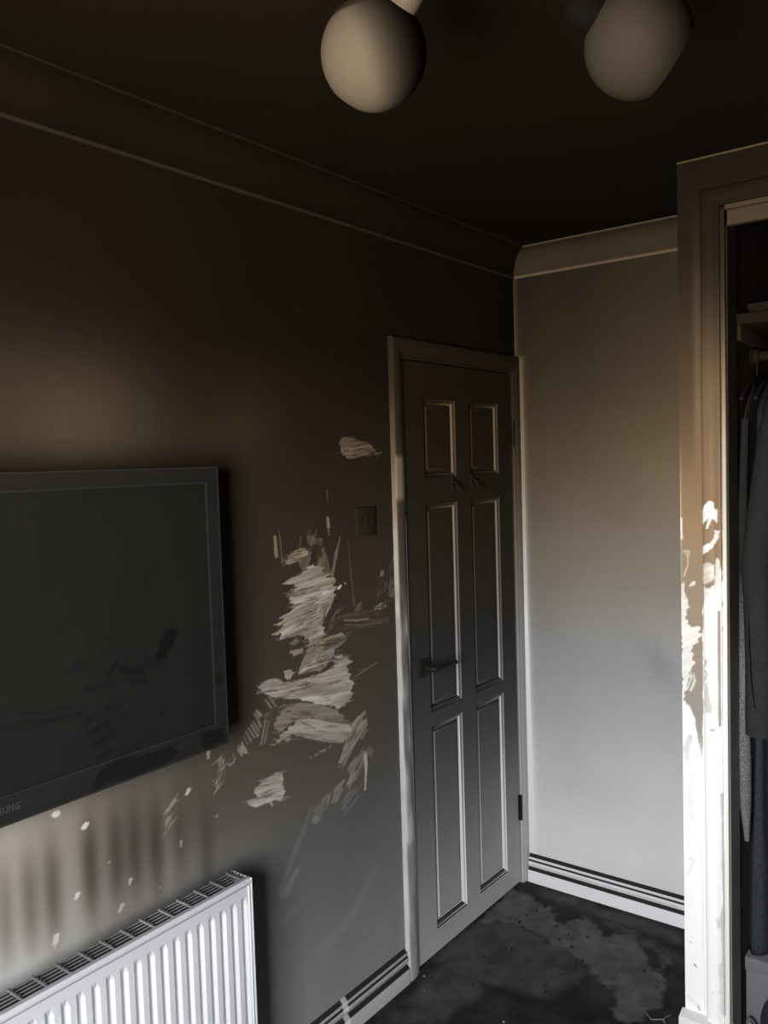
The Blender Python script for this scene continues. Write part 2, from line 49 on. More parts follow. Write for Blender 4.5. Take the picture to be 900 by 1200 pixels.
# ------------------------------------------------------------------ object helpers
def tag(o, label=None, cat=None, group=None, kind=None):
    if label: o['label'] = label
    if cat: o['category'] = cat
    if group: o['group'] = group
    if kind: o['kind'] = kind
    return o
def empty(name, loc=(0, 0, 0)):
    o = bpy.data.objects.new(name, None); COL.objects.link(o); o.location = loc
    o.empty_display_size = 0.05
    return o
def put(name, me, mat, parent=None):
    o = bpy.data.objects.new(name, me); COL.objects.link(o)
    if mat and not me.materials: me.materials.append(mat)
    if parent:
        o.parent = parent
        o.matrix_parent_inverse = Matrix.Translation(-world_loc(parent))
    return o
def world_loc(o):
    return o.location.copy() if o.type == 'EMPTY' else Vector((0, 0, 0))   # mesh parts sit at the world origin
def mk(name, V, F, mat, parent=None, smooth=False, attrs=None, angle=None):
    me = bpy.data.meshes.new(name)
    me.from_pydata([tuple(map(float, v)) for v in V], [], F); me.update()
    bm = bmesh.new(); bm.from_mesh(me); bmesh.ops.recalc_face_normals(bm, faces=bm.faces); bm.to_mesh(me); bm.free()
    for k, a in (attrs or {}).items():
        at = me.attributes.new(k, 'FLOAT', 'POINT'); at.data.foreach_set('value', np.asarray(a, dtype=np.float32))
    if smooth:
        me.shade_smooth()
        if angle: me.set_sharp_from_angle(angle=math.radians(angle))
    return put(name, me, mat, parent)
def bm_obj(name, bm, mat, parent=None, smooth=False, angle=40):
    me = bpy.data.meshes.new(name); bmesh.ops.recalc_face_normals(bm, faces=bm.faces); bm.to_mesh(me); bm.free()
    if smooth:
        me.shade_smooth(); me.set_sharp_from_angle(angle=math.radians(angle))
    return put(name, me, mat, parent)
def add_box(bm, x0, x1, y0, y1, z0, z1, bev=0.0, seg=2):
    g = bmesh.ops.create_cube(bm, size=1.0)['verts']
    for v in g:
        v.co = Vector(((x0+x1)/2+v.co.x*(x1-x0), (y0+y1)/2+v.co.y*(y1-y0), (z0+z1)/2+v.co.z*(z1-z0)))
    if bev > 0:
        es = list({e for v in g for e in v.link_edges})
        bmesh.ops.bevel(bm, geom=es, offset=bev, segments=seg, affect='EDGES', profile=0.5)
def box(name, x0, x1, y0, y1, z0, z1, mat, parent=None, bev=0.0, seg=2):
    bm = bmesh.new(); add_box(bm, x0, x1, y0, y1, z0, z1, bev, seg)
    return bm_obj(name, bm, mat, parent, smooth=bev > 0)
def add_tube(bm, pts, rad, n=12, caps=True):
    pts = [Vector(p) for p in pts]; rings = []
    rads = rad if isinstance(rad, (list, tuple)) else [rad]*len(pts)
    prev = None
    for i, p in enumerate(pts):
        t = (pts[min(i+1, len(pts)-1)]-pts[max(i-1, 0)]).normalized()
        if prev is None:
            a = t.orthogonal().normalized()
        else:
            a = (prev - t*prev.dot(t)).normalized()
        prev = a; b = t.cross(a)
        rings.append([bm.verts.new(p+(a*math.cos(2*math.pi*k/n)+b*math.sin(2*math.pi*k/n))*rads[i]) for k in range(n)])
    for i in range(len(rings)-1):
        for k in range(n):
            bm.faces.new((rings[i][k], rings[i][(k+1) % n], rings[i+1][(k+1) % n], rings[i+1][k]))
    if caps:
        bm.faces.new(rings[0][::-1]); bm.faces.new(rings[-1])
def tube(name, pts, rad, mat, parent=None, n=12):
    bm = bmesh.new(); add_tube(bm, pts, rad, n)
    return bm_obj(name, bm, mat, parent, smooth=True)
def lathe(name, prof, org, axis, mat, parent=None, n=32, attr_fn=None):
    """prof: (radius, distance along axis)"""
    axis = Vector(axis).normalized(); a = axis.orthogonal().normalized(); b = axis.cross(a); org = Vector(org)
    V, F = [], []
    for r, d in prof:
        for k in range(n):
            t = 2*math.pi*k/n
            V.append(org+axis*d+(a*math.cos(t)+b*math.sin(t))*max(r, 1e-5))
    for i in range(len(prof)-1):
        for k in range(n):
            F.append((i*n+k, i*n+(k+1) % n, (i+1)*n+(k+1) % n, (i+1)*n+k))
    at = {'ds': [attr_fn(v) for v in V]} if attr_fn else None
    return mk(name, V, F, mat, parent, True, at, 45)
def sweep(name, prof, f, ts, mat, parent=None, closed=True, ds=None, wipe=None, smooth=True, caps=True, angle=35, dsf=None):
    """extrude a 2-D profile: f(a, b, t) -> xyz"""
    V, F, D, Wp = [], [], [], []
    n = len(prof)
    for t in ts:
        for i, (a, b) in enumerate(prof):
            v = f(a, b, t); V.append(v)
            D.append(ds[i] if ds else (dsf(v) if dsf else 0.0)); Wp.append(wipe(v, i) if wipe else 0.0)
    m = n if closed else n-1
    for j in range(len(ts)-1):
        for i in range(m):
            F.append((j*n+i, j*n+(i+1) % n, (j+1)*n+(i+1) % n, (j+1)*n+i))
    if caps and closed:
        F.append(tuple(range(n))[::-1]); F.append(tuple((len(ts)-1)*n+i for i in range(n)))
    return mk(name, V, F, mat, parent, smooth, {'ds': D, 'wipe': Wp}, angle)
def grid(name, us, vs_, f, mat, parent=None, attrs=None, keep=None, extra=None):
    """dense sheet: us x vs_ lattice, f(U,V) -> (N,3); attrs arrays of the lattice shape"""
    U, Vv = np.meshgrid(us, vs_, indexing='ij')
    P = f(U.ravel(), Vv.ravel()).astype(np.float64)
    nu, nv = len(us), len(vs_)
    idx = np.arange(nu*nv).reshape(nu, nv)
    Q = np.stack([idx[:-1, :-1], idx[1:, :-1], idx[1:, 1:], idx[:-1, 1:]], -1).reshape(-1, 4)
    if keep is not None:
        uc = (U[:-1, :-1]+U[1:, 1:]).ravel()/2; vc = (Vv[:-1, :-1]+Vv[1:, 1:]).ravel()/2
        Q = Q[keep(uc, vc)]
    nb = len(P)
    if extra is not None:
        eV, eF = extra
        P = np.vstack([P, np.asarray(eV, float)]); Q = np.vstack([Q, np.asarray(eF)+nb])
    me = bpy.data.meshes.new(name)
    me.vertices.add(len(P)); me.vertices.foreach_set('co', P.astype(np.float32).ravel())
    me.loops.add(Q.size); me.loops.foreach_set('vertex_index', Q.astype(np.int32).ravel())
    me.polygons.add(len(Q)); me.polygons.foreach_set('loop_start', np.arange(0, Q.size, 4, dtype=np.int32))
    me.update(calc_edges=True)
    for k, a in (attrs or {}).items():
        v = np.zeros(len(P), np.float32); v[:nb] = a.ravel()
        me.attributes.new(k, 'FLOAT', 'POINT').data.foreach_set('value', v)
    return put(name, me, mat, parent)
def box_quads(boxes):
    V, F = [], []
    for x0, x1, y0, y1, z0, z1 in boxes:
        b = len(V)
        V += [(x0, y0, z0), (x1, y0, z0), (x1, y1, z0), (x0, y1, z0), (x0, y0, z1), (x1, y0, z1), (x1, y1, z1), (x0, y1, z1)]
        F += [tuple(b+i for i in q) for q in ((0, 3, 2, 1), (4, 5, 6, 7), (0, 1, 5, 4), (1, 2, 6, 5), (2, 3, 7, 6), (3, 0, 4, 7))]
    return V, F

# ------------------------------------------------------------------ painted marks (wiped soot, ash) as surface attributes
RNG = np.random.RandomState(3)
TAB = RNG.rand(4096)
def n1(x, seed=0):
    x = np.asarray(x)+seed*37.7; i = np.floor(x).astype(int); f = x-i; f = f*f*(3-2*f)
    return TAB[i % 4096]*(1-f)+TAB[(i+1) % 4096]*f
def n2(x, y, seed=0):
    xi = np.floor(x).astype(int); yi = np.floor(y).astype(int); fx = x-xi; fy = y-yi
    fx = fx*fx*(3-2*fx); fy = fy*fy*(3-2*fy)
    h = lambda a, b: TAB[(a*157+b*311+seed*71) % 4096]
    return (h(xi, yi)*(1-fx)+h(xi+1, yi)*fx)*(1-fy)+(h(xi, yi+1)*(1-fx)+h(xi+1, yi+1)*fx)*fy
def inside(px, py, poly):
    r = np.zeros(px.shape, bool); n = len(poly)
    for i in range(n):
        x0, y0 = poly[i]; x1, y1 = poly[(i+1) % n]
        c = (y0 > py) != (y1 > py)
        with np.errstate(divide='ignore', invalid='ignore'):
            r ^= c & (px < (x1-x0)*(py-y0)/(y1-y0+1e-12)+x0)
    return r
def paint_polys(A, u, v, polys, sq, sub=3.0, bristle=False):
    """A[u,v] = max(A, streaky polygon); first coordinate squeezed by sq for the streak direction"""
    for k, (pts, ang, inten, rag, sa) in enumerate(polys):
        pu = [q[0] for q in pts]; pv = [q[1] for q in pts]; m = 0.02
        iu = np.where((u > min(pu)-m) & (u < max(pu)+m))[0]; iv = np.where((v > min(pv)-m) & (v < max(pv)+m))[0]
        if not len(iu) or not len(iv): continue
        U, V = np.meshgrid(u[iu], v[iv], indexing='ij')
        a = math.radians(ang); c, s = math.cos(a), math.sin(a)
        S = U*sq*c+V*s; T = -U*sq*s+V*c
        fr = 1/(sub*0.0024)
        d = (n1(T*fr, k)-0.5)*2*rag + (n2(S*90, T*90, k)-0.5)*rag*1.2
        Uq = U+d*c/sq; Vq = V+d*s
        ins = np.zeros(U.shape)
        for ou, ov in ((-.0008, -.0006), (.0008, -.0006), (-.0008, .0006), (.0008, .0006)):
            ins += inside(Uq+ou, Vq+ov, pts)*0.25
        Tc = T+.006*(n1(S*14, k)-.5)
        st = 1-sa*(0.55*n2(S*7, Tc*fr*0.7, k+5)+0.55*n2(S*16, Tc*fr*1.9, k+9))*1.5
        st *= 1-0.25*sa*n2(S*40, T*40, k+2)
        sub_ = A[np.ix_(iu, iv)]
        A[np.ix_(iu, iv)] = np.maximum(sub_, ins*inten*np.clip(st, 0, 1))
        # loose bristle marks round the edge and thin soot lines left inside
        ext = max(max(pu)-min(pu), max(pv)-min(pv))
        if bristle and ext > .06:
            rr = random.Random(k*7+1); fine, left = [], []
            for j in range(int(14+ext*60)):
                i0 = rr.randrange(len(pts)); q0, q1 = pts[i0], pts[(i0+1) % len(pts)]; t_ = rr.random()
                x_, y_ = q0[0]+(q1[0]-q0[0])*t_, q0[1]+(q1[1]-q0[1])*t_; Ln = rr.uniform(.008, .030); o_ = rr.uniform(-.8, .2)
                d_ = a+rr.gauss(0, .12); cx_, cy_ = math.cos(d_)/sq, math.sin(d_)
                seg = [(x_+cx_*Ln*o_, y_+cy_*Ln*o_), (x_+cx_*Ln*(o_+.6), y_+cy_*Ln*(o_+.6)+rr.uniform(-.001, .001)), (x_+cx_*Ln*(o_+1), y_+cy_*Ln*(o_+1))]
                fine.append((seg, rr.uniform(.0006, .0018), .0004, inten*rr.uniform(.45, .95)))
                mx_, my_ = sum(pu)/len(pu)*.5+x_*.5, sum(pv)/len(pv)*.5+y_*.5; f_ = rr.uniform(.2, 1.6)
                mx_, my_ = sum(pu)/len(pu)*(1-f_*.6)+x_*f_*.6, sum(pv)/len(pv)*(1-f_*.6)+y_*f_*.6; Ln *= 1.4
                left.append(([(mx_-cx_*Ln/2, my_-cy_*Ln/2), (mx_, my_+rr.uniform(-.001, .001)), (mx_+cx_*Ln/2, my_+cy_*Ln/2)], .0004, rr.uniform(.0006, .0016), rr.uniform(.15, .5)))
            paint_strokes(A, u, v, fine, sq); paint_strokes(A, u, v, left, sq, 'sub')
def paint_strokes(A, u, v, strokes, sq, op='max', soft=0.0012):
    for k, (pts, w0, w1, inten) in enumerate(strokes):
        pu = [q[0] for q in pts]; pv = [q[1] for q in pts]; m = max(w0, w1)*1.6/sq+0.01
        iu = np.where((u > min(pu)-m) & (u < max(pu)+m))[0]; iv = np.where((v > min(pv)-m) & (v < max(pv)+m))[0]
        if not len(iu) or not len(iv): continue
        U, V = np.meshgrid(u[iu], v[iv], indexing='ij'); best = np.full(U.shape, -9.0)
        L = len(pts)-1
        for i in range(L):
            ax, ay = pts[i][0]*sq, pts[i][1]; bx, by = pts[i+1][0]*sq, pts[i+1][1]
            dx, dy = bx-ax, by-ay; q = dx*dx+dy*dy+1e-12
            t = np.clip(((U*sq-ax)*dx+(V-ay)*dy)/q, 0, 1)
            d = np.hypot(U*sq-ax-t*dx, V-ay-t*dy); g = (i+t)/L
            w = (w0+(w1-w0)*g)*(0.75+0.5*n1(g*9+k*3.3, k))
            best = np.maximum(best, w-d)
        sf = max(soft, 0.35*max(w0, w1) if inten < 0.3 else soft)
        val = np.clip(best/sf*0.5+0.5, 0, 1)*inten*(0.8+0.2*n2(U*300, V*300, k))
        s_ = A[np.ix_(iu, iv)]
        A[np.ix_(iu, iv)] = np.maximum(s_, val) if op == 'max' else np.clip(s_-val, 0, 1)
def axis(*segs):
    out = []
    for a, b, h in segs:
        n = max(1, int(round((b-a)/h))); out += list(np.linspace(a, b, n+1)[:-1])
    return np.array(out+[segs[-1][1]])

# ------------------------------------------------------------------ materials
class NT:
    def __init__(s, m): s.t = m.node_tree; s.l = s.t.links
    def n(s, typ, **kw):
        nd = s.t.nodes.new(typ)
        for k, v in kw.items():
            if k.startswith('i_'): nd.inputs[int(k[2:])].default_value = v
            else: setattr(nd, k, v)
        return nd
    def math(s, op, a, b=None, clamp=False):
        nd = s.n('ShaderNodeMath', operation=op); nd.use_clamp = clamp
        for i, x in enumerate((a, b)):
            if x is None: continue
            if isinstance(x, (int, float)): nd.inputs[i].default_value = x
            else: s.l.new(x, nd.inputs[i])
        return nd.outputs[0]
    def maprange(s, x, a, b, c, d):
        nd = s.n('ShaderNodeMapRange'); s.l.new(x, nd.inputs[0])
        for i, v in enumerate((a, b, c, d)): nd.inputs[i+1].default_value = v
        return nd.outputs[0]
def new_mat(name):
    m = bpy.data.materials.new(name); m.use_nodes = True
    return m, NT(m), m.node_tree.nodes['Principled BSDF']
def soot_mat(name, clean=(.78, .78, .77), curve=((0, .1), (2.45, .9)), noise=.05, up=0.9, rough=.55, rough_soot=.8, bump=0.0, bscale=300, metallic=0.0, spec=.35, spec_soot=.02, vstretch=1.0, dk=(-.9, 0, 1.4), tz=(.9, 1.75)):
    """paint with a film of soot: curve gives (height, soot) pairs; ds / wipe come from the surface"""
    m, N, P = new_mat(name)
    geo = N.n('ShaderNodeNewGeometry'); sep = N.n('ShaderNodeSeparateXYZ'); N.l.new(geo.outputs['Position'], sep.inputs[0])
    z = sep.outputs[2]
    zr = N.math('DIVIDE', z, 2.5)
    ramp = N.n('ShaderNodeValToRGB'); N.l.new(zr, ramp.inputs[0]); e = ramp.color_ramp.elements
    while len(e) < len(curve): e.new(0.5)
    for el, (zz, s) in zip(e, curve): pass
    for i, (zz, s) in enumerate(sorted(curve)):
        e[i].position = min(1, zz/2.5); e[i].color = (s/1.6, s/1.6, s/1.6, 1)
    s = N.math('MULTIPLY', ramp.outputs[0], 1.6)
    nz = N.n('ShaderNodeTexNoise'); mp = N.n('ShaderNodeMapping'); mp.inputs['Scale'].default_value = (1, 1, vstretch)
    N.l.new(geo.outputs['Position'], mp.inputs[0]); N.l.new(mp.outputs[0], nz.inputs['Vector'])
    nz.inputs['Scale'].default_value = 3.0; nz.inputs['Detail'].default_value = 5
    s = N.math('ADD', s, N.math('MULTIPLY', N.math('SUBTRACT', nz.outputs['Fac'], 0.5), noise*2))
    ad = N.n('ShaderNodeAttribute', attribute_name='ds'); aw = N.n('ShaderNodeAttribute', attribute_name='wipe')
    s = N.math('MAXIMUM', N.math('ADD', s, ad.outputs['Fac']), 0.0)
    sepn = N.n('ShaderNodeSeparateXYZ'); N.l.new(geo.outputs['Normal'], sepn.inputs[0])
    upf = N.math('MULTIPLY', N.maprange(sepn.outputs[2], .32, .55, 0, 1), up)
    s = N.math('MAXIMUM', s, upf)
    s = N.math('MULTIPLY', s, N.math('SUBTRACT', 1.0, aw.outputs['Fac']))
    tint = N.math('MULTIPLY', N.maprange(z, tz[0], tz[1], 0, 1), N.math('MINIMUM', s, .4))
    outs = []
    for i in range(3):
        ex = N.math('ADD', N.math('MULTIPLY', s, 3.95), N.math('MULTIPLY', tint, dk[i]))
        outs.append(N.math('MULTIPLY', N.math('POWER', math.exp(-1), ex), clean[i]))
    cb = N.n('ShaderNodeCombineColor')
    for i in range(3): N.l.new(outs[i], cb.inputs[i])
    N.l.new(cb.outputs[0], P.inputs['Base Color'])
    N.l.new(N.maprange(s, 0, .6, rough, rough_soot), P.inputs['Roughness'])
    N.l.new(N.maprange(s, .05, .55, spec, spec_soot), P.inputs['Specular IOR Level']); P.inputs['Metallic'].default_value = metallic
    if bump:
        nb = N.n('ShaderNodeTexNoise'); nb.inputs['Scale'].default_value = bscale; nb.inputs['Detail'].default_value = 3
        N.l.new(geo.outputs['Position'], nb.inputs['Vector'])
        bp = N.n('ShaderNodeBump'); bp.inputs['Strength'].default_value = bump; bp.inputs['Distance'].default_value = 0.002
        N.l.new(nb.outputs['Fac'], bp.inputs['Height']); N.l.new(bp.outputs[0], P.inputs['Normal'])
    return m
def plain(name, col, rough=.6, metallic=0, nscale=40, namt=.25, bump=0, bscale=400, spec=.4):
    m, N, P = new_mat(name)
    geo = N.n('ShaderNodeNewGeometry'); nz = N.n('ShaderNodeTexNoise'); nz.inputs['Scale'].default_value = nscale; nz.inputs['Detail'].default_value = 4
    N.l.new(geo.outputs['Position'], nz.inputs['Vector'])
    mx = N.n('ShaderNodeMix', data_type='RGBA'); N.l.new(nz.outputs['Fac'], mx.inputs[0])
    mx.inputs[6].default_value = tuple(c*(1-namt) for c in col)+(1,); mx.inputs[7].default_value = tuple(min(1, c*(1+namt)) for c in col)+(1,)
    N.l.new(mx.outputs[2], P.inputs['Base Color'])
    P.inputs['Roughness'].default_value = rough; P.inputs['Metallic'].default_value = metallic; P.inputs['Specular IOR Level'].default_value = spec
    if bump:
        nb = N.n('ShaderNodeTexNoise'); nb.inputs['Scale'].default_value = bscale; N.l.new(geo.outputs['Position'], nb.inputs['Vector'])
        bp = N.n('ShaderNodeBump'); bp.inputs['Strength'].default_value = bump; bp.inputs['Distance'].default_value = 0.003
        N.l.new(nb.outputs['Fac'], bp.inputs['Height']); N.l.new(bp.outputs[0], P.inputs['Normal'])
    return m
LEFT_C = ((0, .25), (.25, .30), (.5, .42), (.85, .60), (1.2, .73), (1.45, .82), (1.75, .97), (2.0, 1.14), (2.4, 1.14))
BACK_C = ((0, .02), (.2, .035), (.5, .11), (.8, .18), (1.1, .28), (1.4, .40), (1.7, .57), (2.0, .76), (2.3, .89), (2.45, .92))
DOOR_C = ((0, .11), (.2, .21), (.6, .49), (1.0, .74), (1.4, .85), (1.9, .98), (2.1, .98))
FRAME_C = ((0, .22), (.5, .34), (1.0, .48), (1.4, .60), (1.8, .84), (2.1, .95))
CASE_C = ((0, .0), (.8, .02), (.9, .31), (1.2, .36), (1.45, .41), (1.6, .49), (1.8, .68), (2.0, .86), (2.2, 1.09), (2.45, 1.18))
M_left = soot_mat('sooted_wall_paint', curve=LEFT_C, noise=.05, up=.0, vstretch=.6, bump=.05, tz=(.5, 1.8))
M_back = soot_mat('sooted_back_wall_paint', curve=BACK_C, noise=.035, up=.0, bump=.03)
M_other = soot_mat('sooted_plain_wall_paint', curve=LEFT_C, noise=.05, up=.9)
M_ceil = soot_mat('blackened_ceiling', curve=((0, 1.15), (2.45, 1.15)), noise=.03, up=0)
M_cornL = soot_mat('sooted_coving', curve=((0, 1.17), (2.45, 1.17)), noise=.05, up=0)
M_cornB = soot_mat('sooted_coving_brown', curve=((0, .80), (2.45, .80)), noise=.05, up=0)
M_skirt = soot_mat('white_skirting_gloss', clean=(.90, .91, .93), curve=((0, .02), (.12, .05), (2.4, .5)), noise=.02, up=.88, rough=.35)
M_skirtL = soot_mat('greyed_skirting_gloss', clean=(.82, .83, .84), curve=((0, .12), (.12, .16), (2.4, .5)), noise=.02, up=.88, rough=.4)
M_door = soot_mat('sooted_door_gloss', curve=DOOR_C, noise=.03, up=.97, rough=.4, rough_soot=.55)
M_frame = soot_mat('sooted_frame_gloss', curve=FRAME_C, noise=.04, up=.9, rough=.35, rough_soot=.55)
M_case = soot_mat('sooted_casing_gloss', clean=(.90, .89, .87), curve=CASE_C, noise=.02, up=.8, rough=.35, rough_soot=.55, dk=(-1.1, 0, 1.5), tz=(.8, 1.5))
M_jamb = soot_mat('greyed_jamb_gloss', clean=(.6, .6, .6), curve=((0, .28), (1, .38), (1.6, .75), (2.4, 1.0)), noise=.15, up=.9)
M_inside = soot_mat('sooted_wardrobe_lining', clean=(.6, .59, .56), curve=((0, .5), (1, .55), (1.6, .8), (2.4, .95)), noise=.06, up=.9)
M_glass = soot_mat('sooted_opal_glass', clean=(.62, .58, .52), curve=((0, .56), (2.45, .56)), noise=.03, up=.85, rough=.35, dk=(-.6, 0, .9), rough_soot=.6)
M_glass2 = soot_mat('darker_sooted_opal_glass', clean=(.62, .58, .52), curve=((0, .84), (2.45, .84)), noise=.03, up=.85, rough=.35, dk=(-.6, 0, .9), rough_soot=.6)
M_brass = plain('sooted_fitting_metal', (.004, .0033, .0023), .85, .0, spec=.03)
M_dark = plain('sooted_black_metal', (.013, .012, .0095), .5, .0, spec=.12)
M_switch = soot_mat('sooted_switch_plastic', curve=((0, .5), (1.5, .93), (2.4, 1.1)), noise=.02, up=.95, rough=.4)
M_radw = soot_mat('white_radiator_enamel', clean=(.78, .80, .84), curve=((0, .03), (.6, .05), (.68, .09), (.7, .12), (2.4, .2)), noise=.015, up=.3, rough=.3)
M_rade = soot_mat('white_radiator_end_enamel', clean=(.80, .81, .83), curve=((0, .05), (2.4, .2)), noise=.02, up=.85, rough=.3)
M_grille = soot_mat('sooted_radiator_grille', clean=(.7, .7, .7), curve=((0, .35), (2.4, .35)), noise=.3, up=.5, rough=.35)
M_void = plain('radiator_interior', (.015, .015, .015), .9)

def tv_material(name, base, dust, rough_clean, spec=.4):
    m, N, P = new_mat(name)
    geo = N.n('ShaderNodeNewGeometry'); nz = N.n('ShaderNodeTexNoise'); nz.inputs['Scale'].default_value = 6; nz.inputs['Detail'].default_value = 6
    N.l.new(geo.outputs['Position'], nz.inputs['Vector'])
    aw = N.n('ShaderNodeAttribute', attribute_name='wipe')
    d = N.math('MULTIPLY', N.math('SUBTRACT', 1.0, aw.outputs['Fac']), N.maprange(nz.outputs['Fac'], .3, .7, .85, 1.0), True)
    sp = N.n('ShaderNodeSeparateXYZ'); N.l.new(geo.outputs['Position'], sp.inputs[0])
    wc = N.n('ShaderNodeMix', data_type='RGBA'); N.l.new(N.maprange(sp.outputs[2], 1.05, 1.65, 0, 1), wc.inputs[0])
    wc.inputs[6].default_value = tuple(c*f for c, f in zip(dust, (.98, .97, .92)))+(1,); wc.inputs[7].default_value = tuple(c*f for c, f in zip(dust, (.98, .90, .74)))+(1,)
    mx = N.n('ShaderNodeMix', data_type='RGBA'); N.l.new(d, mx.inputs[0])
    mx.inputs[6].default_value = base+(1,); N.l.new(wc.outputs[2], mx.inputs[7])
    N.l.new(mx.outputs[2], P.inputs['Base Color'])
    N.l.new(N.maprange(d, 0, 1, rough_clean, .75), P.inputs['Roughness'])
    P.inputs['Specular IOR Level'].default_value = spec
    return m
M_screen = tv_material('dusty_screen', (.004, .0045, .006), (.0138, .0134, .0122), .35, .03)
M_bezel = tv_material('dusty_bezel', (.004, .0045, .006), (.0165, .016, .0148), .35, .03)

def carpet_material():
    m, N, P = new_mat('burnt_carpet')
    geo = N.n('ShaderNodeNewGeometry'); aa = N.n('ShaderNodeAttribute', attribute_name='ash')
    def noise(sc, det=5, rg=.6):
        x = N.n('ShaderNodeTexNoise'); x.inputs['Scale'].default_value = sc; x.inputs['Detail'].default_value = det; x.inputs['Roughness'].default_value = rg
        N.l.new(geo.outputs['Position'], x.inputs['Vector']); return x.outputs['Fac']
    big = N.maprange(noise(7, 6), .38, .66, 0, 1); fine = noise(190, 4, .7)
    sp = N.maprange(noise(55, 2), .66, .72, 0, 1)
    v = N.math('ADD', N.math('MULTIPLY', aa.outputs['Fac'], .75), N.math('MULTIPLY', big, .17))
    v = N.math('MULTIPLY', v, N.maprange(fine, .25, .75, .45, 1.35))
    v = N.math('MULTIPLY', v, N.math('SUBTRACT', 1.0, N.math('MULTIPLY', sp, .8)), True)
    mx = N.n('ShaderNodeMix', data_type='RGBA'); N.l.new(v, mx.inputs[0])
    mx.inputs[6].default_value = (.012, .0125, .0125, 1); mx.inputs[7].default_value = (.165, .17, .17, 1)
    N.l.new(mx.outputs[2], P.inputs['Base Color']); P.inputs['Roughness'].default_value = .95; P.inputs['Specular IOR Level'].default_value = .15
    bp = N.n('ShaderNodeBump'); bp.inputs['Strength'].default_value = .6; bp.inputs['Distance'].default_value = .004
    N.l.new(fine, bp.inputs['Height']); N.l.new(bp.outputs[0], P.inputs['Normal'])
    return m
M_carpet = carpet_material()

# ------------------------------------------------------------------ the room
DY0, DY1, DZ = -0.747, -0.0486, 1.991       # door leaf
OY0, OY1, OZ = DY0-0.004, DY1+0.004, DZ+0.005   # opening
# floor
us = axis((-0.15, 1.0, .006), (1.0, RX+.12, .05)); vv = axis((RY-.12, -1.4, .05), (-1.4, .12, .006))
ash = np.zeros((len(us), len(vv)))
for k, (pts, i) in enumerate(ASH_POLYS):
    U, V = np.meshgrid(us, vv, indexing='ij')
    dn = (n2(U*45, V*45, k)-.5)*.05+(n2(U*140, V*140, k+3)-.5)*.02; dm = (n2(U*45, V*45, k+11)-.5)*.05+(n2(U*140, V*140, k+13)-.5)*.02
    ins = inside(U+dn*.6, V+dm*.6, pts)*1.0
    for _ in range(1 if i > .5 else 10):
        ins[1:-1, 1:-1] = (ins[1:-1, 1:-1]*2+ins[2:, 1:-1]+ins[:-2, 1:-1]+ins[1:-1, 2:]+ins[1:-1, :-2])/6
    ash = np.maximum(ash, ins*i*(.55+.6*n2(U*30, V*30, k)))
floor = grid('floor', us, vv, lambda U, V: np.stack([U, V, 0*U], -1), M_carpet, None, {'ash': ash}, None, box_quads([(-.15, RX+.12, RY-.12, .12, -.12, -.02)]))
tag(floor, kind='structure')
tag(box('ceiling', -.15, RX+.12, RY-.12, .12, H, H+.12, M_ceil), kind='structure')
# left wall
us = axis((RY-.12, -2.2, .02), (-2.2, OY0, .003), (OY0, OY1, .02), (OY1, .12, .0107))
vv = axis((0, .42, .01), (.42, 1.8, .0024), (1.8, OZ, .012), (OZ, H, .0117))
wipe = np.zeros((len(us), len(vv)))
paint_polys(wipe, us, vv, [(p_, a_, min(1, i_*1.1), r_, s_) for p_, a_, i_, r_, s_ in WALL_POLYS], .72, bristle=True); paint_strokes(wipe, us, vv, WALL_STROKES, .72)
U, V = np.meshgrid(us, vv, indexing='ij')
g = lambda y, z, sy, sz: np.exp(-((U-y)/sy)**2-((V-z)/sz)**2)
STREAKS = [(-2.171, 0.809, 0.12), (-2.117, 0.802, 0.18), (-2.067, 0.809, 0.22), (-2.016, 0.808, 0.24), (-1.928, 0.822, 0.26), (-1.864, 0.82, 0.22), (-1.815, 0.816, 0.2), (-1.758, 0.793, 0.2), (-1.691, 0.794, 0.1), (-1.609, 0.735, 0.12)]
ds = -.26*g(-1.86, 1.80, .20, .17) - .10*g(-1.40, 1.80, .14, .14) - .12*g(-2.1, 1.85, .2, .2)
below = np.clip((-1.45-U)/.65, 0, 1)**1.9*np.clip((1.10-V)/.1, 0, 1)*np.clip((V-.45)/.2, 0, 1)
ds -= below*.40
for sy_, sz_, am in STREAKS:
    ds += am*np.exp(-((U-sy_)/.021)**2)*np.exp(-(np.abs(V-sz_)/.105)**2.5)
ds += .05*(n1(U*26, 4)-.5)*np.clip((-1.6-U)/.1, 0, 1)*np.clip((1.05-V)/.1, 0, 1)
ds -= .05*g(-1.75, .72, .25, .05)
ds += .04*(n2(U*4, V*3, 8)-.5) + .05*g(-1.42, 1.25, .12, .3)
wall_left = grid('wall_left', us, vv, lambda U, V: np.stack([0*U, U, V], -1), M_left, None, {'ds': ds, 'wipe': wipe},
                 lambda u, v: ~((u > OY0) & (u < OY1) & (v < OZ)), box_quads([(-.15, -.11, RY-.12, .12, 0, H)]))  # unseen slab added behind the doorway to block light leaking round the door
tag(wall_left, kind='structure')
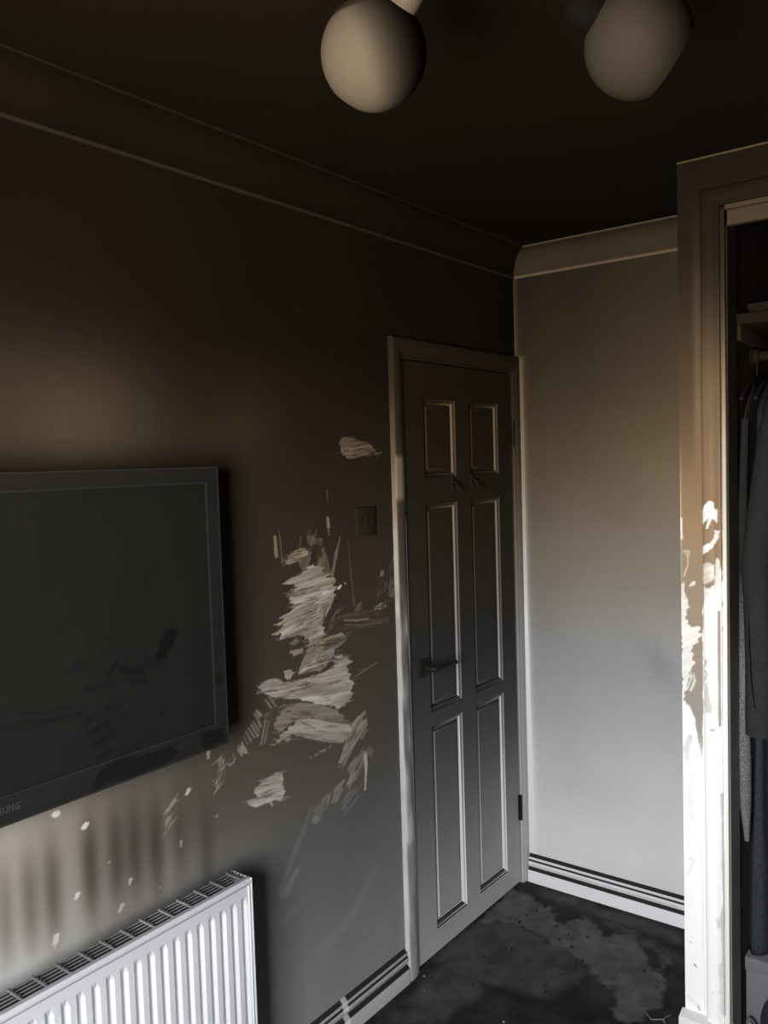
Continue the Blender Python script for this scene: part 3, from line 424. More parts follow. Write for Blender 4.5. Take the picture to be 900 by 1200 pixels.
# back wall
us = axis((-.12, .02, .01), (.02, .1, .004), (.1, RX+.12, .02)); vv = axis((0, H, .012))
U, V = np.meshgrid(us, vv, indexing='ij')
ds = .10*np.exp(-np.clip(U, 0, 9)/.16)*np.clip((V-.3)/.8, 0, 1)
edge = np.where(V < 2.06, .030, .004)
ds -= np.exp(-np.clip(U-edge, 0, 9)/.010)*.34*np.clip(V/.6, .2, 1)
ds -= .07*np.clip((U-.3)/.3, 0, 1)*np.clip((V-1.2)/.4, 0, 1)
ds += .05*np.exp(-((U-.52-(1.0-V)*.4)/.05)**2-((V-.93)/.07)**2)
ds += .03*(n2(U*5, V*4, 8)-.5)
wp = np.zeros(U.shape); paint_strokes(wp, us, vv, [([(.55, 1.062), (.60, 1.061)], .0012, .001, .5)], 1)
wall_back = grid('wall_back', us, vv, lambda U, V: np.stack([U, 0*U, V], -1), M_back, None, {'ds': ds, 'wipe': wp}, None, box_quads([(-.15, RX+.12, .02, .12, 0, H)]))
tag(wall_back, kind='structure')
tag(box('wall_right', RX, RX+.12, RY-.12, .02, 0, H, M_other), kind='structure')
bm = bmesh.new()
for b in ((-.15, WX0, RY-.12, RY, 0, H), (WX1, RX+.12, RY-.12, RY, 0, H), (WX0, WX1, RY-.12, RY, 0, WZ0), (WX0, WX1, RY-.12, RY, WZ1, H)): add_box(bm, *b)
tag(bm_obj('wall_front', bm, M_other), kind='structure')
# window behind the camera
win = empty('window_1', ((WX0+WX1)/2, RY-.06, WZ0)); tag(win, kind='structure')
M_upvc = plain('white_window_plastic', (.75, .75, .74), .4)
bm = bmesh.new(); f_ = .05
for b in ((WX0, WX0+f_, WZ0, WZ1), (WX1-f_, WX1, WZ0, WZ1), (WX0, WX1, WZ0, WZ0+f_), (WX0, WX1, WZ1-f_, WZ1)): add_box(bm, b[0], b[1], RY-.09, RY-.03, b[2], b[3], .004)
bm_obj('window_frame', bm, M_upvc, win, True)
box('window_mullion', (WX0+WX1)/2-.02, (WX0+WX1)/2+.02, RY-.085, RY-.035, WZ0+f_, WZ1-f_, M_upvc, win, .003)
box('window_sill', WX0-.04, WX1+.04, RY-.03, RY+.09, WZ0-.025, WZ0, M_upvc, win, .006)
mg, N, P = new_mat('window_glass'); P.inputs['Roughness'].default_value = 0.02; P.inputs['Alpha'].default_value = 0.08; P.inputs['Base Color'].default_value = (.9, .95, .95, 1)
for a, b in ((WX0+f_, (WX0+WX1)/2-.02), ((WX0+WX1)/2+.02, WX1-f_)):
    box('pane', a, b, RY-.062, RY-.058, WZ0+f_, WZ1-f_, mg, win)

# coving
cp = [(0, 2.354), (.007, 2.354), (.009, 2.361), (.006, 2.367)]
for i in range(13):
    a = math.radians(180-90*i/12); cp.append((.0835+.0765*math.cos(a), 2.3665+.0765*math.sin(a)))
cp += [(.0835, 2.446), (.0893, 2.446), (.0893, H+.001), (0, H+.001)]
cds = [-.1, -.28, -.28, -.1]+[0]*13+[0, -.2, -.2, 0]
ts = list(np.linspace(RY, -.1, 24))+[0]
tag(sweep('trim_1', cp, lambda a, b, t: (a, min(t, -a), b), ts, M_cornL, ds=cds), kind='structure')
ts = [0]+list(np.linspace(.1, RX, 24))
tag(sweep('trim_2', cp, lambda a, b, t: (max(t, a), -a, b), ts, M_cornB, ds=cds), kind='structure')
# skirting with a torus moulding
sk = [(0, 0), (.020, 0), (.020, .047), (.0185, .050), (.009, .0595), (.0095, .0615)]
for i in range(9):
    a = math.radians(-75+150*i/8); sk.append((.0075+.0085*math.cos(a), .0755+.0130*math.sin(a)))
sk += [(.0095, .0890), (.0108, .0920), (.0105, .0970), (.0090, .0995), (.003, .1065), (0, .1094)]
skw = lambda seed: (lambda v, i: .9*(n1(np.array(v[1]*70), seed) > .70)*(v[1] < -1.06) if 9 < i < 16 else 0.0)
def skirt_wipe(v, i):
    if not (-1.36 < v[1] < -1.02): return 0.0
    return float(n1(np.array(v[1]*60.0), 3) > .62)*.8
tag(sweep('baseboard_left', sk, lambda a, b, t: (a, t, b), list(np.arange(RY, -1.5, .1))+list(np.arange(-1.5, -.823, .006))+[-.8215], M_skirtL, wipe=skirt_wipe), kind='structure')
tag(sweep('baseboard_back', sk, lambda a, b, t: (t, -a, b), list(np.linspace(.0215, .8215, 30)), M_skirt), kind='structure')

# ------------------------------------------------------------------ door
door = tag(empty('door_1', (0, (DY0+DY1)/2, 0)), kind='structure')
FX = .003
cols = [(-.635, -.442), (-.350, -.148)]; rows = [(.088, .785), (.832, 1.527), (1.615, 1.875)]
ysp = [DY0, cols[0][0], cols[0][1], cols[1][0], cols[1][1], DY1]; zsp = [.010, rows[0][0], rows[0][1], rows[1][0], rows[1][1], rows[2][0], rows[2][1], DZ]
V, F = [], []
for y in ysp:
    for z in zsp: V.append((FX, y, z))
nz_ = len(zsp)
for i in range(5):
    for j in range(7):
        if i in (1, 3) and j in (1, 3, 5): continue
        F.append((i*nz_+j, (i+1)*nz_+j, (i+1)*nz_+j+1, i*nz_+j+1))
b = len(V)
V += [(FX, DY0, .01), (FX, DY1, .01), (FX, DY1, DZ), (FX, DY0, DZ), (FX-.035, DY0, .01), (FX-.035, DY1, .01), (FX-.035, DY1, DZ), (FX-.035, DY0, DZ)]
F += [(b, b+1, b+5, b+4), (b+1, b+2, b+6, b+5), (b+2, b+3, b+7, b+6), (b+3, b, b+4, b+7), (b+4, b+5, b+6, b+7)]
leaf = mk('door_leaf', V, F, M_door, door)
prof = [(0, 0), (.0025, -.0035), (.006, -.0045), (.0075, -.0062), (.012, -.0085), (.0165, -.0118), (.019, -.0125), (.022, -.0125), (.027, -.0095), (.031, -.0085)]
for (y0, y1) in cols:
    for (z0, z1) in rows:
        V, F = [], []
        for d, h in prof:
            V += [(FX+h, y0+d, z0+d), (FX+h, y1-d, z0+d), (FX+h, y1-d, z1-d), (FX+h, y0+d, z1-d)]
        for i in range(len(prof)-1):
            for k in range(4): F.append((i*4+k, i*4+(k+1) % 4, (i+1)*4+(k+1) % 4, (i+1)*4+k))
        q = (len(prof)-1)*4; F.append((q, q+1, q+2, q+3))
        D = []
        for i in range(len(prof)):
            rt = (0, -.42, 0, -.15, -.62, -.30, 0, 0, 0, 0)[i]; lt = (0, 0, 0, 0, 0, 0, 0, -.10, -.30, 0)[i]  # bevels facing the window painted lighter, their light put into ds
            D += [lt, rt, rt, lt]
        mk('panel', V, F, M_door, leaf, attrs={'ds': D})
# lever handle
hy, hz = -.673, .992
rose = box('handle_plate', FX, FX+.009, hy-.027, hy+.027, hz-.029, hz+.029, M_dark, leaf, .0025)
tube('handle_lever', [(FX+.008, hy, hz), (FX+.035, hy, hz), (FX+.045, hy+.004, hz), (FX+.050, hy+.014, hz), (FX+.050, hy+.05, hz), (FX+.049, hy+.122, hz)], [.010, .010, .010, .0095, .008, .0075], M_dark, leaf, 12)
# coat hooks
for y, z in ((-.470, 1.583), (-.345, 1.592)):
    bm = bmesh.new(); add_box(bm, FX, FX+.004, y-.008, y+.008, z-.018, z+.030, .002)
    add_tube(bm, [(FX+.003, y, z+.016), (FX+.018, y, z+.006), (FX+.026, y, z-.012), (FX+.028, y, z-.020), (FX+.034, y, z-.020), (FX+.038, y, z-.013)], [.0045, .0045, .004, .0038, .0038, .0045], 10)
    bm_obj('coat_hook', bm, M_dark, leaf, True)
# hinges
for z in (.305, 1.765):
    hb = bmesh.new()
    for k in range(5): add_tube(hb, [(FX+.006, DY1+.003, z-.05+k*.02+.0006), (FX+.006, DY1+.003, z-.05+k*.02+.0194)], .0058, 10)
    add_box(hb, FX-.001, FX+.0015, DY1-.006, DY1+.010, z-.05, z+.05)
    bm_obj('hinge', hb, M_dark, leaf, True)
# lining, stops and architraves
fm = bmesh.new()
add_box(fm, -.11, FX, OY0-.022, OY0, 0, OZ+.022); add_box(fm, -.11, FX, OY1, OY1+.022, 0, OZ+.022); add_box(fm, -.11, FX, OY0, OY1, OZ, OZ+.022)
bm_obj('door_lining', fm, M_frame, door)
sm = bmesh.new()
add_box(sm, FX-.050, FX-.037, OY0, OY0+.012, 0, OZ); add_box(sm, FX-.050, FX-.037, OY1-.012, OY1, 0, OZ); add_box(sm, FX-.050, FX-.037, OY0, OY1, OZ-.012, OZ)
bm_obj('door_stop', sm, M_frame, door)
# (distance out from the opening edge, projection)
AO = .064
ap = [(.006, 0), (.006, .009), (.008, .0115), (.016, .012), (.0185, .0142), (.022, .0165), (.030, .018), (.056, .0195), (.0605, .018), (AO, .014), (AO, 0)]
zt = OZ
def arch_wipe_and_light(v, i):
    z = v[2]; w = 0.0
    if i >= 9: w = .75*min(1, max(0, (1.95-z)/.5))*(.75+.25*n1(np.array(z*25.0), 1))  # side face toward the window painted lighter as if lit, not wiped
    elif z < 1.30: w = .75*min(1, max(0, (1.30-z)/.15))*max(0, n1(np.array(z*11.0+v[1]*60), 6)*1.3-.25)*(1 if z > .45 else .5)
    elif 1.55 < z < 1.69 and i >= 3: w = .5
    if z < 1.50 and v[1] > -.763 and z > .3: w = max(w, .6)
    return float(min(1, w))
zz = list(np.arange(0, zt, .02))+[zt]
sweep('architrave', ap, lambda a, b, t: (b, OY0-a, t if t < zt else zt+a), zz, M_frame, door, wipe=arch_wipe_and_light, angle=30)
rp = [(a if a < .03 else .03+(a-.03)*.42, b) for a, b in ap]
sweep('architrave', rp, lambda a, b, t: (b, OY1+a, t if t < zt else zt+a*1.2), zz, M_frame, door, angle=30, wipe=lambda v, i: .45*min(1, max(0, (1.9-v[2])/1.0)))
M_frtop = soot_mat('blackened_frame_gloss', curve=((0, .92), (2.4, .92)), noise=.04, up=.9, rough=.35, rough_soot=.5)
sweep('architrave', ap, lambda a, b, t: (b, OY0-a if t == 0 else min(OY1+a, -.001), zt+a), [0, 1], M_frtop, door, angle=30)

# ------------------------------------------------------------------ built-in wardrobe in the corner beyond the door
WL, WF, WI = .8215, -.5932, .9352
ward = tag(empty('built_in_wardrobe', (WL, WF, 0)), 'white built-in wardrobe front with wiped casing beside the back wall', 'wardrobe')
WR = 1.95
# flat boards behind the moulding
us = axis((WL, .888, .0018), (.888, WI, .012)); vv = axis((0, .8, .004), (.8, 1.8, .0026), (1.8, H, .012))
wp = np.zeros((len(us), len(vv))); paint_polys(wp, us, vv, CASE_POLYS, 1.0); paint_strokes(wp, us, vv, CASE_STROKES, 1.0); dirt = np.zeros(wp.shape); paint_strokes(dirt, us, vv, CASE_DIRT, 1.0); wp *= 1-np.clip(dirt*2, 0, 1)
U, V = np.meshgrid(us, vv, indexing='ij')
ds = -.16*np.exp(-((U-.872)/.012)**2)*np.clip((2.36-V)/.2, 0, 1)*np.clip((V-1.6)/.2, 0, 1) - .3*np.exp(-(U-WL)/.0022)*np.clip((V-1.2)/.3, 0, 1)*np.clip((1.75-V)/.2, 0, 1) + dirt*.9*np.clip((.95-V)/.1, 0, 1)
grid('fascia_post', us, vv, lambda U, V: np.stack([U, 0*U+WF, V], -1), M_case, ward, {'wipe': wp, 'ds': ds}, None,
     box_quads([(WL, WI, WF+.0005, WF+.018, 0, H)]))
box('fascia_head', WI, WR, WF, WF+.018, 2.313, H, M_case, ward)
# moulding
mp_ = [(.0, .0), (.0, .010), (.0018, .0135), (.006, .0165), (.012, .018), (.022, .0185), (.032, .0165), (.040, .0115), (.043, .0095), (.047, .0085), (.047, 0)]
fx0 = .884
def mw(v, i):
    return float(MW[min(len(MWu)-1, int(np.searchsorted(MWu, v[0]))), min(len(MWv)-1, int(np.searchsorted(MWv, v[2])))])
MWu = axis((.87, .95, .001)); MWv = axis((0, 2.4, .0025)); MW = np.zeros((len(MWu), len(MWv)))
paint_polys(MW, MWu, MWv, CASE_POLYS, 1.0); MD = np.zeros(MW.shape); paint_strokes(MD, MWu, MWv, CASE_DIRT, 1.0); MW *= 1-np.clip(MD*2, 0, 1)
MD *= np.clip((.95-MWv[None, :])/.1, 0, 1)
mfine = [mp_[0]]
for (a0, b0), (a1, b1) in zip(mp_[:-1], mp_[1:]):
    n = max(1, int(round(math.hypot(a1-a0, b1-b0)/.0025)))
    mfine += [(a0+(a1-a0)*j/n, b0+(b1-b0)*j/n) for j in range(1, n+1)]
zz = list(np.arange(0.0, 1.75, .003))+list(np.arange(1.75, 2.313, .03))+[2.313]
sweep('architrave', mfine, lambda a, b, t: (fx0+a, WF-b, t if t < 2.313 else 2.313+(.047-a)), zz, M_case, ward, wipe=mw, angle=50, dsf=lambda v: -.17*max(0, 1-abs(v[2]-1.85)/.3)+.9*float(MD[min(len(MWu)-1, int(np.searchsorted(MWu, v[0]))), min(len(MWv)-1, int(np.searchsorted(MWv, v[2])))]))
sweep('architrave', mp_, lambda a, b, t: (max(t, fx0+a) if t < 1.5 else t+(.047-a), WF-b, 2.313+(.047-a)), [.884, 1.0, WR-.05], M_case, ward, angle=50)
sweep('architrave', mp_, lambda a, b, t: (WR+.047-a-.05, WF-b, t if t < 2.313 else 2.313+(.047-a)), [0, 1.0, 2.313], M_case, ward, angle=50)
box('fascia_post', WR-.05, WR+.07, WF+.0005, WF+.018, 0, H, M_case, ward)
# clean bead along the ceiling
M_bead = soot_mat('sealant_bead', clean=(.8, .77, .7), curve=((0, .62), (2.45, .62)), noise=.05, up=0)
box('sealant_bead', WL, WR, WF-.004, WF+.001, 2.4425, 2.4475, M_bead, ward, .0015)
# jamb lining with a bright lip
M_lip = soot_mat('cleaner_lip_gloss', clean=(.85, .83, .78), curve=((0, .0), (1.3, .03), (1.7, .2), (1.9, .45), (2.1, .85), (2.3, 1.0)), noise=.03, up=.3)
M_liph = soot_mat('head_lip_gloss', clean=(.85, .83, .78), curve=((0, .74), (2.45, .74)), noise=.04, up=.3)
box('jamb_lip', WI-.0015, WI+.0085, WF-.0035, WF+.012, 0, 2.305, M_lip, ward, .002)
box('jamb', WI, WI+.012, WF+.010, -.498, 0, 2.305, M_jamb, ward)
box('jamb', WR-.06, WR-.05, WF+.010, -.498, 0, 2.305, M_jamb, ward)
box('head_lip', WI+.0085, WR-.05, WF-.003, WF+.012, 2.300, 2.313, M_liph, ward, .002)
box('head_rail', WI+.006, WR-.05, WF+.010, WF+.035, 2.262, 2.306, M_liph, ward, .002)
bm = bmesh.new(); add_box(bm, WL+.02, .938, WF+.018, -.001, 0, H); bm_obj('side_panel', bm, M_inside, ward)
box('side_panel', WL, WL+.02, WF+.018, -.019, 0, H-.0005, M_back, ward)
bm = bmesh.new(); add_box(bm, WR-.05, WR+.07, WF+.018, -.001, 0, H); bm_obj('side_panel', bm, M_inside, ward)
box('back_lining', .938, WR-.05, -.012, -.001, .01, H, M_inside, ward)
# plinth block at the foot of the casing
pl = [(0, 0), (.034, 0), (.034, .082), (.031, .088), (.024, .0905), (0, .0965)]
M_pl = soot_mat('chipped_plinth_gloss', curve=((0, .02), (.09, .02), (2.4, .3)), noise=.08, up=.0)
sweep('plinth_block', pl, lambda a, b, t: (t, WF-a, b), [WL-.008, WI-.012], M_pl, ward, angle=30)
# shelf, batten and rail
M_shelf = soot_mat('sooted_shelf', curve=((0, 1.05), (2.4, 1.1)), noise=.05, up=1.1)
box('shelf', .938, WR-.05, -.498, -.012, 2.013, 2.042, M_shelf, ward, .002)
box('shelf_batten', .938, .956, -.49, -.02, 1.972, 2.013, M_inside, ward, .002)
rail = lathe('hanging_rail', [(.0, 0), (.030, 0), (.030, .004), (.024, .006), (.0215, .008), (.0215, .020), (.0145, .022), (.0135, .03), (.0135, .955), (.0, .955)], (.938, -.30, 1.944), (1, 0, 0), M_shelf, ward, 24)

# ------------------------------------------------------------------ ceiling light with opal globes
G1, A1 = Vector((.8750, -1.9954, 2.2191)), Vector((-.7036, .0473, -.7090))
G2, A2 = Vector((1.1595, -1.7775, 2.2245)), Vector((.6336, .6056, -.4814))
HUB = Vector((1.005, -1.905, H))
cl_ = tag(empty('ceiling_light', HUB), 'ceiling light with two sooted opal globes on short arms', 'ceiling light')
lathe('ceiling_plate', [(0, 0), (.062, 0), (.062, .008), (.055, .016), (.022, .024), (.016, .035), (.016, .10), (.020, .105), (.020, .120), (.012, .130), (0, .132)], HUB, (0, 0, -1), M_brass, cl_, 28)
RG = .0716
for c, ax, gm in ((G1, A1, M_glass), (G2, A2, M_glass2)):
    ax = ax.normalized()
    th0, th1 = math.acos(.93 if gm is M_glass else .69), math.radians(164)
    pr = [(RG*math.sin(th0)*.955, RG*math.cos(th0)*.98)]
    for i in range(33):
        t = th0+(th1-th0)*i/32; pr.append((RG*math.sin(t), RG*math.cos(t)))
    gl = lathe('globe_shade', pr, c, ax, gm, cl_, 48, lambda v: (.85 if gm is M_glass else .30)*max(0, min(1, ((v-c).normalized().dot(Vector((.72, .60, .35)))+.35)/1.1))**1.3)  # shade on the side turned from the window painted in through ds
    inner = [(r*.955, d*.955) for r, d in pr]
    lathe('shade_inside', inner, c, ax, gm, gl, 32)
    hold = lathe('lamp_holder', [(0, -.004), (.0225, -.004), (.0245, 0), (.0245, .030), (.021, .038), (.010, .044), (0, .045)], c-ax*(RG*.955), -ax, gm if gm is M_glass else M_brass, cl_, 24)
    e = c-ax*(RG+.040); m_ = HUB-Vector((0, 0, .112))
    mid = e-ax*.03+Vector((0, 0, .01))
    tube('arm', [e, mid, (mid+m_)/2+Vector((0, 0, .012)), m_], .007, M_brass, cl_, 10)

# ------------------------------------------------------------------ light switch
sw = tag(empty('light_switch', (0, -.958, 1.45)), 'soot-blackened single light switch on the wall by the door', 'switch')
box('switch_plate', .0, .009, -1.003, -.913, 1.452, 1.538, M_switch, sw, .0025)
box('rocker', .0085, .0125, -.964, -.952, 1.482, 1.508, M_switch, sw, .0015)
for y in (-.988, -.928):
    lathe('screw_head', [(0, 0), (.0032, 0), (.0032, .0008), (0, .0012)], (.0088, y, 1.495), (1, 0, 0), M_dark, sw, 10)

# ------------------------------------------------------------------ television
TY0, TY1, TZ0, TZ1, TX = -2.714, -1.617, 1.027, 1.669, .100
tv = tag(empty('television', (0, (TY0+TY1)/2, TZ0)), 'large flat television with a dusty smeared screen hung above the radiator', 'television')
SY0, SY1, SZ0, SZ1 = TY0+.034, TY1-.034, 1.080, 1.634
us = axis((SY0, -2.2, .03), (-2.2, SY1, .0035)); vv = axis((SZ0, 1.45, .003), (1.45, SZ1, .02))
wp = np.zeros((len(us), len(vv))); paint_strokes(wp, us, vv, TV_STROKES, .72); paint_polys(wp, us, vv, TV_POLYS, .72)
grid('screen', us, vv, lambda U, V: np.stack([0*U+TX-.004, U, V], -1), M_screen, tv, {'wipe': wp})
us = axis((TY0, -2.2, .03), (-2.2, TY1, .0035)); vv = axis((TZ0, SZ0, .0033), (SZ0, 1.3, .0035), (1.3, SZ1, .03), (SZ1, TZ1, .018))
wp = np.zeros((len(us), len(vv))); paint_polys(wp, us, vv, TV_POLYS, .72); paint_strokes(wp, us, vv, TV_STROKES, .72)
paint_strokes(wp, us, vv, [([(-1.645, 1.622), (-1.625, 1.632)], .0025, .002, .5)], .72)
bz = grid('bezel', us, vv, lambda U, V: np.stack([0*U+TX, U, V], -1), M_bezel, tv, {'wipe': wp},
          lambda u, v: ~((u > SY0) & (u < SY1) & (v > SZ0) & (v < SZ1)))
# bright edge rim and inner lip
M_rim = plain('tv_edge_trim', (.022, .022, .021), .6, .0, spec=.05)
bm = bmesh.new()
for b in ((TY0-.002, TY0+.001, TZ0, TZ1), (TY1-.001, TY1+.0025, TZ0-.002, TZ1+.002), (TY0, TY1, TZ0-.003, TZ0+.001), (TY0, TY1, TZ1-.001, TZ1+.002)): add_box(bm, TX-.035, TX+.001, b[0], b[1], b[2], b[3])
bm_obj('rim', bm, M_rim, tv)
bm = bmesh.new()
for b in ((SY0-.003, SY0, SZ0, SZ1), (SY1, SY1+.003, SZ0, SZ1), (SY0, SY1, SZ1, SZ1+.003), (SY0, SY1, SZ0-.003, SZ0)): add_box(bm, TX-.005, TX+.0004, b[0], b[1], b[2], b[3])
bm_obj('screen_lip', bm, M_rim, bz)
bm = bmesh.new(); add_box(bm, TX-.040, TX-.006, TY0, TY1, TZ0, TZ1, .004); add_box(bm, TX-.066, TX-.039, TY0+.12, TY1-.12, TZ0+.06, TZ1-.1, .01)
bm_obj('back_housing', bm, M_dark, tv, True)
bm = bmesh.new(); add_box(bm, 0, .006, -2.42, -1.92, 1.20, 1.50); add_box(bm, .005, .036, -2.36, -2.32, 1.18, 1.52); add_box(bm, .005, .036, -2.02, -1.98, 1.18, 1.52)
bm_obj('wall_bracket', bm, M_dark, tv)
cu_ = bpy.data.curves.new('logo', 'FONT'); cu_.body = 'SAMSUNG'; cu_.size = .018; cu_.align_x = 'CENTER'; cu_.align_y = 'CENTER'; cu_.extrude = .0004; cu_.space_character = 1.12; cu_.offset = .0003
to = bpy.data.objects.new('t', cu_); COL.objects.link(to); bpy.context.view_layer.update()
me = bpy.data.meshes.new_from_object(to); bpy.data.objects.remove(to)
me.transform(Matrix(((0, 0, 1, TX+.0008), (.80, 0, 0, (TY0+TY1)/2), (0, 1, 0, 1.0535), (0, 0, 0, 1))))
put('logo', me, plain('logo_print', (.045, .045, .045), .8, spec=.05), bz)

# ------------------------------------------------------------------ radiator
RYa, RYb, RZ0, RZ1, RXf, RXb = -2.785, -1.585, .10, .700, .131, .066
rad = tag(empty('radiator', (0, (RYa+RYb)/2, RZ0)), 'white ribbed panel radiator with sooty top grille under the television', 'radiator')
# front panel with pressed grooves
pitch = .0333; ys, dep = [], []
y = RYb-.0115
cuts = [(0, 0), (.004, 0), (.0085, 1), (.0135, 1), (.0225, 0)]
pts = [(RYb-.010, 0)]
k = 0
while y-pitch > RYa+.012:
    for off, d in ((0.003, 0), (.0095, 1), (.0135, 1), (.0225, 0)): pts.append((y-off, d))
    y -= pitch
pts.append((RYa+.010, 0))
pts = [(a, d) for a, d in pts]
zrow = [(RZ0+.02, 0), (RZ0+.045, 0), (RZ0+.060, 1), (.642, 1), (.657, 0.0), (.682, 0)]
V, F = [], []
cen = [(-.0135)]
for z, g_ in zrow:
    for (a, d) in pts: V.append((RXf-.006-.0062*d*g_, a, z))
n = len(pts)
for j in range(len(zrow)-1):
    for i in range(n-1): F.append((j*n+i, j*n+i+1, (j+1)*n+i+1, (j+1)*n+i))
mk('front_panel', V, F, M_radw, rad)
# rolled edge round the panel
ep = [(RZ1-.020, -.006), (RZ1-.0185, -.0045), (RZ1-.0178, -.0072), (RZ1-.0165, -.0035), (RZ1-.013, -.0015), (RZ1-.008, -.002), (RZ1-.002, -.005), (RZ1, -.012), (RZ1-.006, -.014)]
sweep('top_roll', [(a, b) for a, b in ep], lambda a, b, t: (RXf+b, t, a), list(np.linspace(RYa+.004, RYb-.004, 12)), M_radw, rad, closed=False, angle=40)
box('bottom_roll', RXf-.012, RXf-.002, RYa+.006, RYb-.006, RZ0, RZ0+.022, M_radw, rad, .003)
for ya, yb in ((RYb-.0115, RYb-.0068), (RYa+.0068, RYa+.0115)):
    box('side_roll', RXf-.012, RXf-.0025, ya, yb, RZ0+.004, RZ1-.018, M_radw, rad, .0018)
for ya, yb in ((RYb-.0040, RYb), (RYa, RYa+.0040)):
    box('end_panel', RXb-.004, RXf-.0015, ya, yb, RZ0+.004, RZ1-.002, M_rade, rad, .0012)
bm = bmesh.new(); add_box(bm, RXb, RXb+.004, RYa+.004, RYb-.004, RZ0, RZ1-.004); add_box(bm, RXb, RXf-.014, RYa+.004, RYb-.004, RZ0+.01, RZ1-.030)  # near-black block stands in for the shade inside the hollow radiator
bm_obj('back_panel', bm, M_void, rad)
# top grille: long slats and cross bars, each its own piece
gx = np.linspace(RXb+.003, RXf-.016, 5)
sl = None
for x in gx:
    if sl is None:
        sl = box('grille_slat', x-.0013, x+.0013, RYa+.004, RYb-.004, RZ1-.0045, RZ1-.0018, M_grille, rad); sx = x
    else:
        o = sl.copy(); COL.objects.link(o); o.location.x += x-sx
cbm = None; yc = RYb-.024
while yc > RYa+.02:
    if cbm is None:
        bm = bmesh.new(); add_box(bm, RXb+.001, RXf-.013, yc-.0022, yc+.0022, RZ1-.004, RZ1+.0008, .0008, 1)
        for x in gx[:-1]+ (gx[1]-gx[0])*.0: add_box(bm, x-.003, x+.003, yc-.003, yc+.003, RZ1-.002, RZ1+.0022, .001, 1)
        cbm = bm_obj('grille_bar', bm, M_grille, rad); y0_ = yc
    else:
        o = cbm.copy(); COL.objects.link(o); o.location.y += yc-y0_
    yc -= .0497
# valve
tube('valve_pipe', [(.098, RYb+.0, .135), (.098, RYb+.062, .135), (.098, RYb+.075, .12), (.098, RYb+.075, -.01)], .0075, plain('chrome_pipe', (.4, .4, .4), .3, .8), rad, 12)
lathe('valve_head', [(0, 0), (.020, 0), (.024, .008), (.024, .050), (.020, .062), (0, .064)], (.098, RYb+.075, .135), (0, 0, 1), M_radw, rad, 20)
tube('wall_hanger', [(.0, -2.6, .62), (RXb, -2.6, .62)], .01, M_void, rad, 8)
tube('wall_hanger', [(.0, -1.78, .62), (RXb, -1.78, .62)], .01, M_void, rad, 8)

# ------------------------------------------------------------------ clothes in the wardrobe
def fabric(name, col, col2, scale=260, rough=.95, bump=.5, zs=(1.0, 1.95, .8)):
    m, N, P = new_mat(name)
    geo = N.n('ShaderNodeNewGeometry'); nz = N.n('ShaderNodeTexNoise'); nz.inputs['Scale'].default_value = scale; nz.inputs['Detail'].default_value = 2
    N.l.new(geo.outputs['Position'], nz.inputs['Vector'])
    mx = N.n('ShaderNodeMix', data_type='RGBA'); N.l.new(N.maprange(nz.outputs['Fac'], .4, .65, 0, 1), mx.inputs[0])
    mx.inputs[6].default_value = col+(1,); mx.inputs[7].default_value = col2+(1,)
    # the soot film is thicker higher up on the cloth
    sp = N.n('ShaderNodeSeparateXYZ'); N.l.new(geo.outputs['Position'], sp.inputs[0])
    so = N.n('ShaderNodeMix', data_type='RGBA'); N.l.new(N.maprange(sp.outputs[2], zs[0], zs[1], 0, zs[2]), so.inputs[0])
    N.l.new(mx.outputs[2], so.inputs[6]); so.inputs[7].default_value = (.012, .010, .007, 1)
    N.l.new(so.outputs[2], P.inputs['Base Color']); P.inputs['Roughness'].default_value = rough; P.inputs['Specular IOR Level'].default_value = .1
    bp = N.n('ShaderNodeBump'); bp.inputs['Strength'].default_value = bump; bp.inputs['Distance'].default_value = .003
    N.l.new(nz.outputs['Fac'], bp.inputs['Height']); N.l.new(bp.outputs[0], P.inputs['Normal'])
    return m
def garment_mesh(x, prof, seed, nth=48, fold=.006, flat=0.0):
    """prof: (z, y_front, y_back, half thickness); closed loop in plan, hanging in the YZ plane"""
    V, F = [], []; rnd = random.Random(seed)
    ph = [rnd.uniform(0, 6.28) for _ in range(4)]
    # resample
    zs = [p[0] for p in prof]; rowsn = []
    for (p, q) in zip(prof[:-1], prof[1:]):
        m = max(2, int(abs(p[0]-q[0])/.03))
        for i in range(m): rowsn.append(tuple(p[j]+(q[j]-p[j])*i/m for j in range(4)))
    rowsn.append(prof[-1])
    zt_, zb_ = rowsn[0][0], rowsn[-1][0]
    for z, yf, yb, ht in rowsn:
        g_ = (zt_-z)/(zt_-zb_); c = (yf+yb)/2; h_ = (yb-yf)/2
        for k in range(nth):
            t = 2*math.pi*k/nth; cy, sx = math.cos(t), math.sin(t)
            yy = c-h_*(abs(cy)**.8)*(1 if cy > 0 else -1)
            f_ = fold*g_*(math.sin(6*t+ph[0]+2*g_)+.7*math.sin(11*t+ph[1]-3*g_))
            xx = x+(ht+f_)*(abs(sx)**.7)*(1 if sx > 0 else -1)
            V.append((xx, yy, z+.006*g_*math.sin(3*t+ph[2])))
    nr = len(rowsn)
    for j in range(nr-1):
        for k in range(nth): F.append((j*nth+k, j*nth+(k+1) % nth, (j+1)*nth+(k+1) % nth, (j+1)*nth+k))
    F.append(tuple(range(nth))); F.append(tuple((nr-1)*nth+k for k in range(nth))[::-1])
    return V, F
